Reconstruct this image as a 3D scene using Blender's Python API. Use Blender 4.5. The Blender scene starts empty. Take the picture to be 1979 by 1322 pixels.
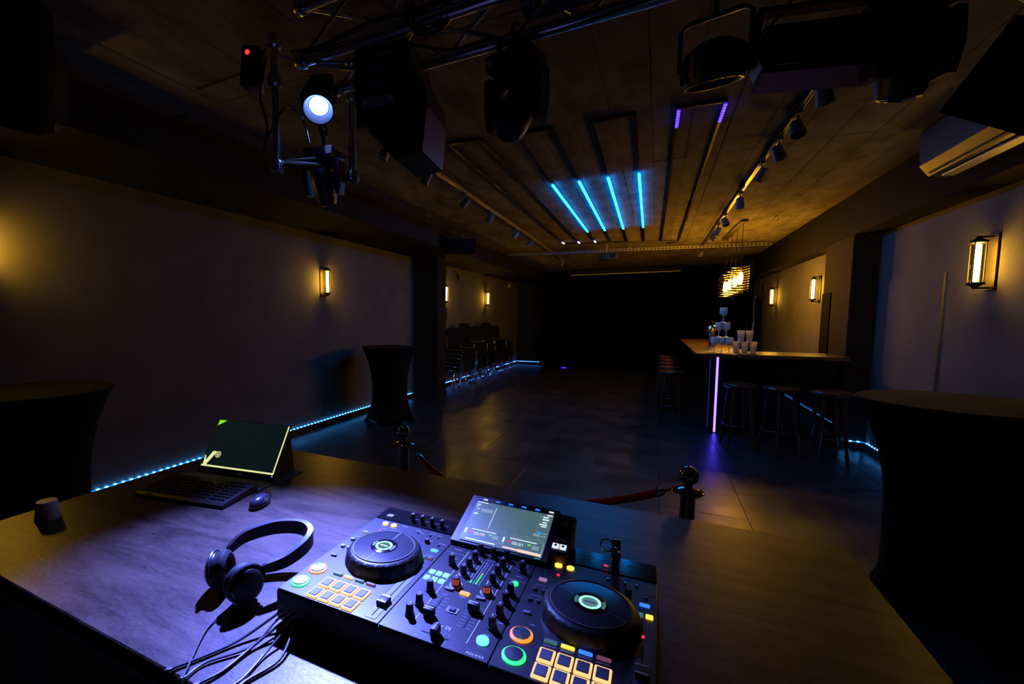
import bpy, bmesh, math, random
from mathutils import Vector, Matrix, Euler
random.seed(7)
PI = math.pi
sc = bpy.context.scene
col = sc.collection

# ------------------------------------------------------------------ camera, world, exposure
cam_d = bpy.data.cameras.new('camera'); cam = bpy.data.objects.new('camera', cam_d); col.objects.link(cam)
cam_d.sensor_width = 36.0; cam_d.lens = 36.0 * 867.6 / 1979.0
cam_d.shift_x = (989.5 - 830.0) / 1979.0; cam_d.shift_y = (685.0 - 661.0) / 1979.0
cam_d.clip_start = 0.02; cam_d.clip_end = 60
cam.location = (0, 0, 1.52)
cam.rotation_euler = (math.radians(90 - 4.66), 0, math.radians(26.8))
sc.camera = cam
w = bpy.data.worlds.new('world'); sc.world = w; w.use_nodes = True
w.node_tree.nodes['Background'].inputs[0].default_value = (0.02, 0.02, 0.03, 1)
w.node_tree.nodes['Background'].inputs[1].default_value = 0.1
vs = sc.view_settings
vs.view_transform = 'Standard'; vs.look = 'None'; vs.exposure = 0.0; vs.gamma = 1.0; vs.use_curve_mapping = False
try:
    sc.cycles.use_denoising = True; sc.cycles.use_adaptive_sampling = True; sc.cycles.adaptive_threshold = 0.04; sc.cycles.adaptive_min_samples = 16
    sc.cycles.sample_clamp_indirect = 3.0
    sc.cycles.max_bounces = 6; sc.cycles.diffuse_bounces = 3; sc.cycles.glossy_bounces = 4
    sc.cycles.caustics_reflective = False; sc.cycles.caustics_refractive = False
except Exception:
    pass

# light levels (tuned together)
SCONCE_E = 120.0
PENDANT_E = 450.0
CYAN_E = 32.0
BASE_LED_E = 10.0
SPOT_W = 2100.0

# ------------------------------------------------------------------ materials
MATS = {}
def nt(name):
    m = bpy.data.materials.new(name); m.use_nodes = True
    t = m.node_tree
    return m, t, t.nodes['Principled BSDF']
def mat(name, color, rough=0.5, metal=0.0, var=0.0, scale=8.0, bump=0.0, bscale=40.0, spec=0.5, stretch=None, rvar=0.0, obj_rand=0.0, coat=0.0, sheen=0.0):
    if name in MATS: return MATS[name]
    m, t, p = nt(name)
    L = t.links.new
    p.inputs['Roughness'].default_value = rough; p.inputs['Metallic'].default_value = metal
    p.inputs['Specular IOR Level'].default_value = spec
    p.inputs['Coat Weight'].default_value = coat
    p.inputs['Sheen Weight'].default_value = sheen
    geo = t.nodes.new('ShaderNodeNewGeometry')
    mp = t.nodes.new('ShaderNodeMapping'); L(geo.outputs['Position'], mp.inputs['Vector'])
    if stretch: mp.inputs['Scale'].default_value = stretch
    n = t.nodes.new('ShaderNodeTexNoise'); n.inputs['Scale'].default_value = scale; n.inputs['Detail'].default_value = 6
    L(mp.outputs[0], n.inputs['Vector'])
    mr = t.nodes.new('ShaderNodeMapRange'); L(n.outputs['Fac'], mr.inputs[0])
    mr.inputs[1].default_value = 0.25; mr.inputs[2].default_value = 0.75
    mr.inputs[3].default_value = 1 - var; mr.inputs[4].default_value = 1 + var
    fac = mr.outputs[0]
    if obj_rand:
        oi = t.nodes.new('ShaderNodeObjectInfo')
        m2 = t.nodes.new('ShaderNodeMapRange'); L(oi.outputs['Random'], m2.inputs[0]); m2.inputs[3].default_value = 1 - obj_rand; m2.inputs[4].default_value = 1 + obj_rand
        mu = t.nodes.new('ShaderNodeMath'); mu.operation = 'MULTIPLY'; L(fac, mu.inputs[0]); L(m2.outputs[0], mu.inputs[1]); fac = mu.outputs[0]
    vm = t.nodes.new('ShaderNodeVectorMath'); vm.operation = 'SCALE'; vm.inputs[0].default_value = color[:3]; L(fac, vm.inputs['Scale'])
    L(vm.outputs[0], p.inputs['Base Color'])
    if rvar:
        m3 = t.nodes.new('ShaderNodeMapRange'); L(n.outputs['Fac'], m3.inputs[0]); m3.inputs[1].default_value = .3; m3.inputs[2].default_value = .7
        m3.inputs[3].default_value = max(0.02, rough - rvar); m3.inputs[4].default_value = rough + rvar; L(m3.outputs[0], p.inputs['Roughness'])
    if bump:
        nb = t.nodes.new('ShaderNodeTexNoise'); nb.inputs['Scale'].default_value = bscale; nb.inputs['Detail'].default_value = 5; L(mp.outputs[0], nb.inputs['Vector'])
        b = t.nodes.new('ShaderNodeBump'); b.inputs['Strength'].default_value = bump; b.inputs['Distance'].default_value = 0.01; L(nb.outputs['Fac'], b.inputs['Height']); L(b.outputs[0], p.inputs['Normal'])
    MATS[name] = m
    return m
def emis(name, color, strength, lamp=False):
    if name in MATS: return MATS[name]
    m, t, p = nt(name)
    if not lamp: m.cycles.emission_sampling = 'NONE'
    p.inputs['Base Color'].default_value = (0.02, 0.02, 0.02, 1); p.inputs['Roughness'].default_value = 0.4
    p.inputs['Emission Color'].default_value = (*color, 1); p.inputs['Emission Strength'].default_value = strength
    MATS[name] = m
    return m
def thin_glass(name, tint=(1, 1, 1), gloss=0.12):
    m = bpy.data.materials.new(name); m.use_nodes = True; t = m.node_tree
    for n in list(t.nodes):
        if n.type == 'BSDF_PRINCIPLED': t.nodes.remove(n)
    tr = t.nodes.new('ShaderNodeBsdfTransparent'); tr.inputs[0].default_value = (*tint, 1)
    gl = t.nodes.new('ShaderNodeBsdfGlossy'); gl.inputs['Roughness'].default_value = 0.05
    fr = t.nodes.new('ShaderNodeFresnel'); fr.inputs['IOR'].default_value = 1.45
    mx = t.nodes.new('ShaderNodeMixShader'); t.links.new(fr.outputs[0], mx.inputs[0]); t.links.new(tr.outputs[0], mx.inputs[1]); t.links.new(gl.outputs[0], mx.inputs[2])
    t.links.new(mx.outputs[0], t.nodes['Material Output'].inputs['Surface'])
    MATS[name] = m
    return m
def wood(name, c0, c1, rough, stretch=(1, 6, 6), scale=2.0, bump=0.15, dist=1.6):
    m, t, p = nt(name); L = t.links.new
    geo = t.nodes.new('ShaderNodeNewGeometry'); mp = t.nodes.new('ShaderNodeMapping'); mp.inputs['Scale'].default_value = stretch; L(geo.outputs['Position'], mp.inputs['Vector'])
    n1 = t.nodes.new('ShaderNodeTexNoise'); n1.inputs['Scale'].default_value = scale; n1.inputs['Detail'].default_value = 8; n1.inputs['Distortion'].default_value = dist; L(mp.outputs[0], n1.inputs['Vector'])
    n2 = t.nodes.new('ShaderNodeTexNoise'); n2.inputs['Scale'].default_value = scale * 9; n2.inputs['Detail'].default_value = 4; n2.inputs['Distortion'].default_value = dist * 1.4; L(mp.outputs[0], n2.inputs['Vector'])
    mxn = t.nodes.new('ShaderNodeMath'); mxn.operation = 'MULTIPLY_ADD'; mxn.inputs[1].default_value = 0.55; L(n2.outputs['Fac'], mxn.inputs[0]); L(n1.outputs['Fac'], mxn.inputs[2])
    cr = t.nodes.new('ShaderNodeValToRGB'); L(mxn.outputs[0], cr.inputs[0])
    cr.color_ramp.elements[0].position = 0.55; cr.color_ramp.elements[0].color = (*c0, 1)
    cr.color_ramp.elements[1].position = 1.0; cr.color_ramp.elements[1].color = (*c1, 1)
    L(cr.outputs[0], p.inputs['Base Color'])
    p.inputs['Roughness'].default_value = rough; p.inputs['Specular IOR Level'].default_value = 0.36
    b = t.nodes.new('ShaderNodeBump'); b.inputs['Strength'].default_value = bump; b.inputs['Distance'].default_value = 0.004; L(n2.outputs['Fac'], b.inputs['Height']); L(b.outputs[0], p.inputs['Normal'])
    MATS[name] = m
    return m

plaster = mat('plaster', (0.130, 0.121, 0.112), 0.9, spec=0.2, var=0.2, scale=2.2, bump=0.12, bscale=18)
plaster_warm = mat('plaster_brown', (0.024, 0.018, 0.015), 0.9, spec=0.1, var=0.14, scale=3, bump=0.1, bscale=20)
concrete = mat('board_formed_concrete', (0.180, 0.158, 0.134), 0.9, spec=0.2, var=0.48, scale=3.2, bump=0.5, bscale=14, stretch=(2.0, 1.0, 1.0), obj_rand=0.13)
joint = mat('joint_dark', (0.05, 0.045, 0.04), 0.95)  # darker slab colour showing in the joints between ceiling panels
dark_paint = mat('dark_paint', (0.014, 0.013, 0.014), 0.8, var=0.1, spec=0.15)
soffit_paint = mat('soffit_paint', (0.011, 0.0095, 0.0085), 0.9, spec=0.08, var=0.12, scale=2)
tile_mat = mat('stone_tile', (0.024, 0.027, 0.030), 0.38, var=0.28, scale=2.6, bump=0.06, bscale=30, rvar=0.10, obj_rand=0.10)
grout = mat('grout', (0.03, 0.03, 0.03), 0.9)
base_mat = mat('skirting_black', (0.012, 0.012, 0.013), 0.5)
table_wood = wood('table_veneer', (0.024, 0.015, 0.011), (0.115, 0.078, 0.056), 0.37, stretch=(1.2, 5.5, 5.5), scale=1.5, dist=2.4, bump=0.12)
bar_wood = wood('bar_wood', (0.05, 0.025, 0.012), (0.16, 0.085, 0.04), 0.35, stretch=(1, 5, 5), scale=2)
stool_wood = wood('stool_wood', (0.035, 0.013, 0.007), (0.11, 0.04, 0.02), 0.28, stretch=(2, 2, 2), scale=4)
black_plastic = mat('black_plastic', (0.018, 0.018, 0.020), 0.42, var=0.06, scale=20)
black_matte = mat('black_matte', (0.010, 0.010, 0.011), 0.7, spec=0.25)
black_gloss = mat('black_gloss', (0.008, 0.008, 0.010), 0.035, var=0.05)
dark_steel = mat('dark_steel', (0.06, 0.06, 0.065), 0.35, metal=0.8)
grey_steel = mat('grey_steel', (0.62, 0.65, 0.68), 0.5, var=0.06, scale=10)
chrome = mat('chrome', (0.85, 0.85, 0.87), 0.07, metal=1.0)
dark_chrome = mat('polished_gunmetal', (0.42, 0.40, 0.38), 0.06, metal=1.0)
alu = mat('truss_aluminium', (0.62, 0.63, 0.66), 0.27, metal=1.0, var=0.08, scale=30)
zinc = mat('galvanised_zinc', (0.55, 0.55, 0.54), 0.42, metal=0.85, var=0.12, scale=14)
brass_rail = mat('track_rail', (0.50, 0.45, 0.36), 0.35, metal=0.8)
fabric = mat('black_stretch_fabric', (0.008, 0.008, 0.009), 0.95, var=0.1, scale=60, spec=0.08)
fabric_top = mat('black_fabric_top', (0.011, 0.010, 0.010), 0.9, var=0.15, scale=30, spec=0.15)
curtain_mat = mat('black_curtain', (0.003, 0.003, 0.0035), 0.95, spec=0.03)
velvet = mat('red_velvet', (0.62, 0.010, 0.022), 0.85, var=0.25, scale=120, sheen=0.5)
iron = mat('blackened_iron', (0.025, 0.022, 0.018), 0.45, metal=0.5, var=0.1)
glass = thin_glass('clear_glass')
sconce_bulb = emis('sconce_bulb', (1.0, 0.50, 0.035), SCONCE_E, True)
pendant_bulb = emis('pendant_bulb', (1.0, 0.42, 0.02), PENDANT_E, True)
cyan = emis('cyan_led', (0.004, 0.26, 1.0), CYAN_E, True)
purple = emis('violet_led', (0.032, 0.012, 1.0), 9.0, True)
bar_violet = emis('bar_violet_led', (0.085, 0.05, 1.0), 10.0, True)
base_cyan = emis('skirting_led_cyan', (0.004, 0.20, 1.0), BASE_LED_E * .22, True)
base_dot = emis('skirting_led_dot', (0.05, 0.36, 1.0), BASE_LED_E * 2.2, True)
base_blue = emis('skirting_led_blue', (0.02, 0.15, 1.0), BASE_LED_E * .4, True)
base_bdot = emis('skirting_led_blue_dot', (0.10, 0.30, 1.0), BASE_LED_E * 1.3, True)
white_plastic = mat('white_plastic', (0.62, 0.63, 0.64), 0.4, var=0.04)
cup_white = mat('white_cup', (0.80, 0.78, 0.72), 0.45, var=0.05)
goblet_mat = mat('pale_goblet', (0.62, 0.74, 0.88), 0.35)
def translucent(name, color, share, rough=0.4):
    m, t, p = nt(name)
    p.inputs['Base Color'].default_value = (*color, 1); p.inputs['Roughness'].default_value = rough
    tr = t.nodes.new('ShaderNodeBsdfTranslucent'); tr.inputs[0].default_value = (*color, 1)
    mx = t.nodes.new('ShaderNodeMixShader'); mx.inputs[0].default_value = share
    t.links.new(p.outputs[0], mx.inputs[1]); t.links.new(tr.outputs[0], mx.inputs[2]); t.links.new(mx.outputs[0], t.nodes['Material Output'].inputs['Surface'])
    return m
cup_white = translucent('white_cup_plastic', (.90, .88, .82), .55)
goblet_mat = translucent('pale_goblet_plastic', (.68, .82, .95), .30, .3)
print_white = mat('print_white', (0.80, 0.82, 0.85), 0.6)
print_grey = mat('print_grey', (0.22, 0.23, 0.25), 0.6)
cable_mat = mat('cable_rubber', (0.015, 0.015, 0.017), 0.45)

# ------------------------------------------------------------------ mesh builder
_rb = {}
class MB:
    def __init__(s): s.v = []; s.f = []; s.m = Matrix.Identity(4)
    def add(s, vs_, fs_):
        o = len(s.v); s.v += [tuple(s.m @ Vector(p)) for p in vs_]; s.f += [tuple(i + o for i in f) for f in fs_]
        return s
    def box(s, x0, x1, y0, y1, z0, z1):
        return s.add([(x0, y0, z0), (x1, y0, z0), (x1, y1, z0), (x0, y1, z0), (x0, y0, z1), (x1, y0, z1), (x1, y1, z1), (x0, y1, z1)],
                     [(0, 3, 2, 1), (4, 5, 6, 7), (0, 1, 5, 4), (1, 2, 6, 5), (2, 3, 7, 6), (3, 0, 4, 7)])
    def rbox(s, x0, x1, y0, y1, z0, z1, r=0.005, seg=2):
        key = (round(x1 - x0, 4), round(y1 - y0, 4), round(z1 - z0, 4), r, seg)
        if key not in _rb:
            bm = bmesh.new(); bmesh.ops.create_cube(bm, size=1)
            for v in bm.verts: v.co = Vector((v.co.x * key[0], v.co.y * key[1], v.co.z * key[2]))
            rr = min(r, min(key[:3]) * .49)
            bmesh.ops.bevel(bm, geom=list(bm.edges), offset=rr, segments=seg, profile=0.5, affect='EDGES')
            bm.verts.index_update()
            _rb[key] = ([tuple(v.co) for v in bm.verts], [tuple(v.index for v in f.verts) for f in bm.faces]); bm.free()
        vs_, fs_ = _rb[key]; c = ((x0 + x1) / 2, (y0 + y1) / 2, (z0 + z1) / 2)
        return s.add([(a + c[0], b + c[1], d + c[2]) for a, b, d in vs_], fs_)
    def cyl(s, p0, p1, r0, r1=None, n=16, caps=True):
        if r1 is None: r1 = r0
        p0 = Vector(p0); p1 = Vector(p1); a = (p1 - p0).normalized()
        u = a.orthogonal().normalized(); q = a.cross(u)
        vs_ = []
        for p, r in ((p0, r0), (p1, r1)):
            for i in range(n):
                t = 2 * PI * i / n; vs_.append(p + u * r * math.cos(t) + q * r * math.sin(t))
        fs_ = [(i, (i + 1) % n, n + (i + 1) % n, n + i) for i in range(n)]
        if caps: fs_ += [tuple(range(n - 1, -1, -1)), tuple(range(n, 2 * n))]
        return s.add(vs_, fs_)
    def tube(s, pts, r, n=8, closed=False):
        pts = [Vector(p) for p in pts]; k = len(pts); vs_ = []; u = None
        for i, p in enumerate(pts):
            if closed: d = pts[(i + 1) % k] - pts[i - 1]
            else: d = pts[min(i + 1, k - 1)] - pts[max(i - 1, 0)]
            d.normalize()
            if u is None: u = d.orthogonal().normalized()
            else:
                u = u - d * u.dot(d); u = u.normalized() if u.length > 1e-6 else d.orthogonal().normalized()
            q = d.cross(u); rr = r[i] if isinstance(r, (list, tuple)) else r
            for j in range(n):
                t = 2 * PI * j / n; vs_.append(p + u * rr * math.cos(t) + q * rr * math.sin(t))
        fs_ = []
        for i in range(k if closed else k - 1):
            a = i * n; b = ((i + 1) % k) * n
            for j in range(n): fs_.append((a + j, a + (j + 1) % n, b + (j + 1) % n, b + j))
        if not closed: fs_ += [tuple(range(n - 1, -1, -1)), tuple(range((k - 1) * n, k * n))]
        return s.add(vs_, fs_)
    def lathe(s, prof, n=24, c=(0, 0, 0), ring=False):
        if ring: prof = list(prof) + [prof[0]]
        vs_ = []; k = len(prof)
        for r, z in prof:
            for j in range(n):
                t = 2 * PI * j / n; vs_.append((c[0] + r * math.cos(t), c[1] + r * math.sin(t), c[2] + z))
        fs_ = [(i * n + j, i * n + (j + 1) % n, (i + 1) * n + (j + 1) % n, (i + 1) * n + j) for i in range(k - 1) for j in range(n)]
        if prof[0][0] > 1e-4 and not ring: fs_.append(tuple(range(n - 1, -1, -1)))
        if prof[-1][0] > 1e-4 and not ring: fs_.append(tuple(range((k - 1) * n, k * n)))
        return s.add(vs_, fs_)
    def prism(s, poly, d0, d1, axis='z'):
        k = len(poly)
        def P(a, b, d): return {'z': (a, b, d), 'x': (d, a, b), 'y': (a, d, b)}[axis]
        vs_ = [P(a, b, d0) for a, b in poly] + [P(a, b, d1) for a, b in poly]
        fs_ = [tuple(range(k - 1, -1, -1)), tuple(range(k, 2 * k))] + [(i, (i + 1) % k, k + (i + 1) % k, k + i) for i in range(k)]
        return s.add(vs_, fs_)
    def sphere(s, c, r, nu=16, nv=10):
        prof = [(max(1e-5, r * math.sin(PI * i / nv)), -r * math.cos(PI * i / nv)) for i in range(nv + 1)]
        return s.lathe(prof, nu, c)
    def torus(s, c, R, r, n=24, m=8):
        return s.tube([(c[0] + R * math.cos(2 * PI * i / n), c[1] + R * math.sin(2 * PI * i / n), c[2]) for i in range(n)], r, m, True)
    def mesh(s, smooth=True, ang=40):
        me = bpy.data.meshes.new('mesh'); me.from_pydata(s.v, [], s.f); me.validate()
        bm = bmesh.new(); bm.from_mesh(me); bmesh.ops.recalc_face_normals(bm, faces=list(bm.faces)); bm.to_mesh(me); bm.free()
        if smooth:
            me.shade_smooth(); me.set_sharp_from_angle(angle=math.radians(ang))
        return me
    def build(s, name, m, parent=None, loc=(0, 0, 0), rot=(0, 0, 0), smooth=True):
        return put(name, s.mesh(smooth), m, parent, loc, rot)
def put(name, me, m=None, parent=None, loc=(0, 0, 0), rot=(0, 0, 0), scale=(1, 1, 1)):
    if m is not None and not me.materials: me.materials.append(m)
    me.name = name
    o = bpy.data.objects.new(name, me); col.objects.link(o); o.parent = parent; o.location = loc; o.rotation_euler = rot; o.scale = scale
    return o
def tag(o, label, cat, group=None, kind=None):
    o['label'] = label; o['category'] = cat
    if group: o['group'] = group
    if kind: o['kind'] = kind
    return o
def thing(name, label, cat, loc=(0, 0, 0), rot=(0, 0, 0), group=None, kind=None):
    o = bpy.data.objects.new(name, None); o.empty_display_size = 0.05; col.objects.link(o); o.location = loc; o.rotation_euler = rot
    return tag(o, label, cat, group, kind)
def copy_tree(o, parent=None):
    c = o.copy(); col.objects.link(c); c.parent = parent
    for ch in [x for x in bpy.data.objects if x.parent == o]: copy_tree(ch, c)
    return c
def kids(o): return list(o.children)
def copy_fast(o, parent=None):
    c = o.copy(); col.objects.link(c); c.parent = parent
    for ch in kids(o): copy_fast(ch, c)
    return c
def smooth_path(pts, k=6):
    P = [Vector(p) for p in pts]; out = []
    for i in range(len(P) - 1):
        a = P[max(i - 1, 0)]; b = P[i]; c = P[i + 1]; d = P[min(i + 2, len(P) - 1)]
        for j in range(k):
            t = j / k; t2 = t * t; t3 = t2 * t
            out.append(0.5 * ((2 * b) + (c - a) * t + (2 * a - 5 * b + 4 * c - d) * t2 + (3 * b - a - 3 * c + d) * t3))
    out.append(P[-1]); return out
def text(body, size, m, parent, loc, rot=(0, 0, 0), name='lettering', align='LEFT', ext=0.0002):
    cu = bpy.data.curves.new('txt', 'FONT'); cu.body = body; cu.size = size; cu.extrude = ext; cu.align_x = align; cu.resolution_u = 2
    o = bpy.data.objects.new('txt', cu); col.objects.link(o)
    dg = bpy.context.evaluated_depsgraph_get()
    me = bpy.data.meshes.new_from_object(o.evaluated_get(dg))
    bpy.data.objects.remove(o); bpy.data.curves.remove(cu)
    me.materials.clear()
    return put(name, me, m, parent, loc, rot)
ORD = ['first', 'second', 'third', 'fourth', 'fifth', 'sixth', 'seventh', 'eighth', 'ninth', 'tenth']

# ------------------------------------------------------------------ setting
CEIL = 2.94
XL, XR, YB, YF = -4.13, 2.20, 14.6, -2.6
def struct(name, bm, m, label, cat):
    return tag(bm.build(name, m, smooth=False), label, cat, kind='structure')
fl = struct('floor', MB().box(XL - .2, XR + .2, YF - .2, YB + .2, -.12, -.005), grout, 'dark stone tiled floor of the whole room', 'floor')
TW, TL = 0.6, 1.2
tile_me = {}
x = XL; ci = 0
while x < XR - 1e-3:
    x1 = min(x + TW, XR); y = YF - (0.6 if ci % 2 else 0)
    while y < YB - 1e-3:
        a = max(y, YF); b = min(y + TL, YB)
        if b - a > .05:
            k = (round(x1 - x, 3), round(b - a, 3))
            if k not in tile_me: tile_me[k] = MB().rbox(-k[0] / 2 + .0015, k[0] / 2 - .0015, -k[1] / 2 + .0015, k[1] / 2 - .0015, -.008, 0, .0015, 1).mesh(False)
            put('floor_tile', tile_me[k], tile_mat, fl, ((x + x1) / 2, (a + b) / 2, random.uniform(-.0006, .0004)))
        y += TL
    x = x1; ci += 1
ce = struct('ceiling', MB().box(XL - .2, XR + .2, YF - .2, YB + .2, CEIL + .012, CEIL + .15), joint, 'bare board-marked concrete ceiling', 'ceiling')
BW = 0.262; BL = 2.55
bx0, bx1 = -3.16, 1.96
nb = round((bx1 - bx0) / BW); BW = (bx1 - bx0) / nb
pan = MB().rbox(-BW / 2 + .0012, BW / 2 - .0012, -BL / 2 + .002, BL / 2 - .003, 0, .02, .002, 1).mesh(False)
for i in range(nb):
    for j in range(7):
        put('concrete_panel', pan, concrete, ce, (bx0 + (i + .5) * BW, YF + (j + .5) * BL - .35, CEIL + random.uniform(-.002, .003)), (0, random.uniform(-.004, .004), 0))
struct('wall_left', MB().box(XL - .2, XL, YF - .2, YB + .2, -.1, CEIL + .05), plaster, 'long plastered wall with warm wall lamps, opposite the bar', 'wall')
struct('wall_right', MB().box(XR, XR + .2, YF - .2, YB + .2, -.1, CEIL + .05), plaster, 'plastered wall behind the bar and the near lamp', 'wall')
struct('wall_back', MB().box(XL, XR, YB, YB + .2, -.1, CEIL + .05), dark_paint, 'dark end wall behind the curtain', 'wall')
struct('wall_front', MB().box(XL, XR, YF - .2, YF, -.1, CEIL + .05), dark_paint, 'dark wall behind the music desk', 'wall')
struct('trim_1', MB().box(XL, -3.16, YF, YB, 2.65, CEIL + .02), soffit_paint, 'boxed dark beam above the wall with stacked chairs', 'beam')
tb = struct('trim_2', MB().box(1.96, XR, YF, YB, 2.46, CEIL + .02), soffit_paint, 'boxed dark beam above the bar wall', 'beam')
MB().box(-3.159, -3.150, YF, YB, 2.648, CEIL).build('face_board', dark_paint, bpy.data.objects['trim_1'], smooth=False)
p1 = tag(MB().box(XL, -3.645, 7.50, 7.90, 0, 2.65).build('pillar', dark_paint, smooth=False), 'dark square pillar standing before the stacked chairs', 'pillar', kind='structure')
MB().box(-3.645, -3.638, 7.515, 7.895, .13, 2.64).build('side_panel', plaster_warm, p1, smooth=False)
MB().box(XL, -3.62, 7.47, 7.93, 0, .12).build('plinth', dark_paint, p1, smooth=False)
p2 = tag(MB().box(1.975, XR, 6.80, 7.75, 0, 2.46).build('pillar', dark_paint, smooth=False), 'dark flat pillar at the wall end of the bar', 'pillar', kind='structure')
MB().box(1.967, 1.975, 6.815, 7.745, .10, 2.45).build('side_panel', plaster_warm, p2, smooth=False)
# skirtings
struct('baseboard_left', MB().box(XL, XL + .02, YF, 7.5, 0, .083), base_mat, 'black skirting along the near lamp wall', 'skirting')
struct('baseboard_left', MB().box(XL, XL + .02, 7.90, YB, 0, .083), base_mat, 'black skirting behind the stacked chairs', 'skirting')
struct('baseboard_back', MB().box(XL + .02, -3.28, YB - .02, YB, 0, .083), base_mat, 'black skirting on the end wall beside the curtain', 'skirting')
struct('baseboard_right', MB().box(XR - .02, XR, YF, 6.8, 0, .083), base_mat, 'black skirting on the wall behind the near cocktail table', 'skirting')
struct('baseboard_right', MB().box(1.955, XR - .02, 6.78, 6.8, 0, .083), base_mat, 'black skirting across the front of the bar pillar', 'skirting')
# doors
d1 = struct('door_1', MB().box(XR - .012, XR, 5.47, 6.66, 0.085, 1.91), plaster, 'flush plastered door panel in the wall left of the near lamp', 'door')
MB().box(XR - .014, XR - .012, 5.47, 5.480, .085, 1.91).build('edge_strip', plaster, d1, smooth=False)
d2 = struct('door_2', MB().box(XR - .03, XR, 12.75, 13.75, 0, 2.0), dark_paint, 'dark door behind the far end of the bar', 'door')
MB().box(XR - .05, XR, 13.75, 13.83, 0, 2.07).build('door_frame', plaster, d2, smooth=False)
MB().box(XR - .05, XR, 12.67, 12.75, 0, 2.07).build('door_frame', dark_paint, d2, smooth=False)
MB().cyl((XR - .03, 12.85, 1.03), (XR - .08, 12.85, 1.03), .012).cyl((XR - .08, 12.85, 1.03), (XR - .08, 12.97, 1.03), .01).build('door_handle', chrome, d2)

# skirting light strips: each a strip of diodes lying on the skirting
dot_y = MB().rbox(-.004, .006, -.014, .014, 0, .010, .003, 1).mesh()
dot_x = MB().rbox(-.014, .014, -.006, .004, 0, .010, .003, 1).mesh()
def led_strip(label, p0, p1, strip_m, dot_m, dots, inward):
    p0 = Vector(p0); p1 = Vector(p1); L = (p1 - p0).length; d = (p1 - p0) / L
    t = thing('led_strip', label, 'light strip', tuple(p0), group='light strips on the skirting')
    along_y = abs(d.y) > .5
    if along_y: MB().box(-.003, .003, 0, L * d.y, 0, .007).build('strip', strip_m, t, smooth=False)
    else: MB().box(0, L * d.x, -.003, .003, 0, .007).build('strip', strip_m, t, smooth=False)
    n = int(L / .067)
    me = dots.copy(); me.materials.clear(); me.materials.append(dot_m)
    for i in range(n): put('diode', me, None, t, tuple(d * (.03 + i * .067) + Vector(inward) * .001 + Vector((0, 0, .0005))))
    return t
ZL = .085
led_strip('cyan light strip on the skirting below the near left wall lamps', (XL + .013, .3, ZL), (XL + .013, 7.46, ZL), base_cyan, base_dot, dot_y, (1, 0, 0))
led_strip('blue-white light strip on the skirting behind the chair stacks', (XL + .013, 7.95, ZL), (XL + .013, YB - .03, ZL), base_blue, base_bdot, dot_y, (1, 0, 0))
led_strip('short blue light strip on the end wall beside the curtain', (XL + .03, YB - .013, ZL), (-3.29, YB - .013, ZL), base_blue, base_bdot, dot_x, (0, -1, 0))
led_strip('cyan light strip on the skirting behind the near right cocktail table', (XR - .013, 2.6, ZL), (XR - .013, 6.78, ZL), base_cyan, base_dot, dot_y, (-1, 0, 0))
led_strip('very short cyan light strip across the foot of the bar pillar', (1.965, 6.787, ZL), (XR - .02, 6.787, ZL), base_cyan, base_dot, dot_x, (0, -1, 0))
led_strip('two short faint violet pieces of light strip below the curtain', (-2.55, 13.99, .004), (-2.40, 13.99, .004), purple, purple, dot_x, (0, -1, 0))['label'] = 'short faint violet piece of light strip below the dark curtain'

# ------------------------------------------------------------------ curtain and projection screen case
mb = MB(); n = 420; prof = []
for i in range(n + 1):
    xx = -3.25 + (XR - .02 + 3.25) * i / n
    yy = 14.10 + .045 * math.sin(xx * 38) + .018 * math.sin(xx * 13 + 1)
    prof.append((xx, yy))
vsx = []; fsx = []
for (a, b) in prof:
    for zz in (0.02, 1.4, 2.90): vsx.append((a, b + (.02 * math.sin(a * 9) if zz < .1 else 0), zz))
for i in range(n):
    for k in range(2): fsx.append((i * 3 + k, (i + 1) * 3 + k, (i + 1) * 3 + k + 1, i * 3 + k + 1))
mb.add(vsx, fsx)
o = thing('stage_curtain', 'black pleated curtain hanging across the far end of the room', 'curtain', (0, 0, 0))
co = mb.build('cloth', curtain_mat, o); sm = co.modifiers.new('thick', 'SOLIDIFY'); sm.thickness = .006
MB().cyl((-3.25, 14.1, 2.915), (XR - .02, 14.1, 2.915), .015).build('rail', black_matte, o)
o = thing('projection_screen', 'rolled-up projection screen case with pale lower edge before the curtain', 'screen', (0, 0, 0))
MB().rbox(-2.45, .62, 13.80, 13.93, 2.80, 2.93, .02).build('case', black_matte, o)
MB().rbox(-2.33, .52, 13.84, 13.86, 2.755, 2.785, .004).build('weight_bar', white_plastic, o)

# ------------------------------------------------------------------ ceiling light frames, tracks, tray
near = [(-1.56, 3.43), (-1.29, 3.47), (-1.02, 3.50), (-.75, 3.50), (-.47, 3.53), (-.19, 3.52), (.08, 3.56), (.35, 3.59)]
far = [(-1.62, 8.87), (-1.35, 8.94), (-1.07, 8.98), (-.81, 9.09), (-.54, 9.20), (-.26, 9.30), (.02, 9.40), (.30, 9.52)]
black_alu = mat('black_profile', (0.012, 0.012, 0.012), 0.3, spec=0.6)
fl_labels = ['black ceiling light frame nearest the left lighting track, violet at its far tips', 'black ceiling light frame left of centre with two glowing cyan bars',
             'black ceiling light frame right of centre with two glowing cyan bars', 'black ceiling light frame nearest the right lighting track, violet at its near tips']
ZP = 2.918
def along(i, y):
    a, b = near[i], far[i]; t = (y - a[1]) / (b[1] - a[1]); return a[0] + (b[0] - a[0]) * t
def bar_between(p0, p1, wd, h, z):
    p0 = Vector((*p0, 0)); p1 = Vector((*p1, 0)); d = (p1 - p0).normalized(); q = Vector((-d.y, d.x, 0)) * wd / 2
    return MB().prism([tuple((p0 - q)[:2]), tuple((p1 - q)[:2]), tuple((p1 + q)[:2]), tuple((p0 + q)[:2])], z, z + h)
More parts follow.
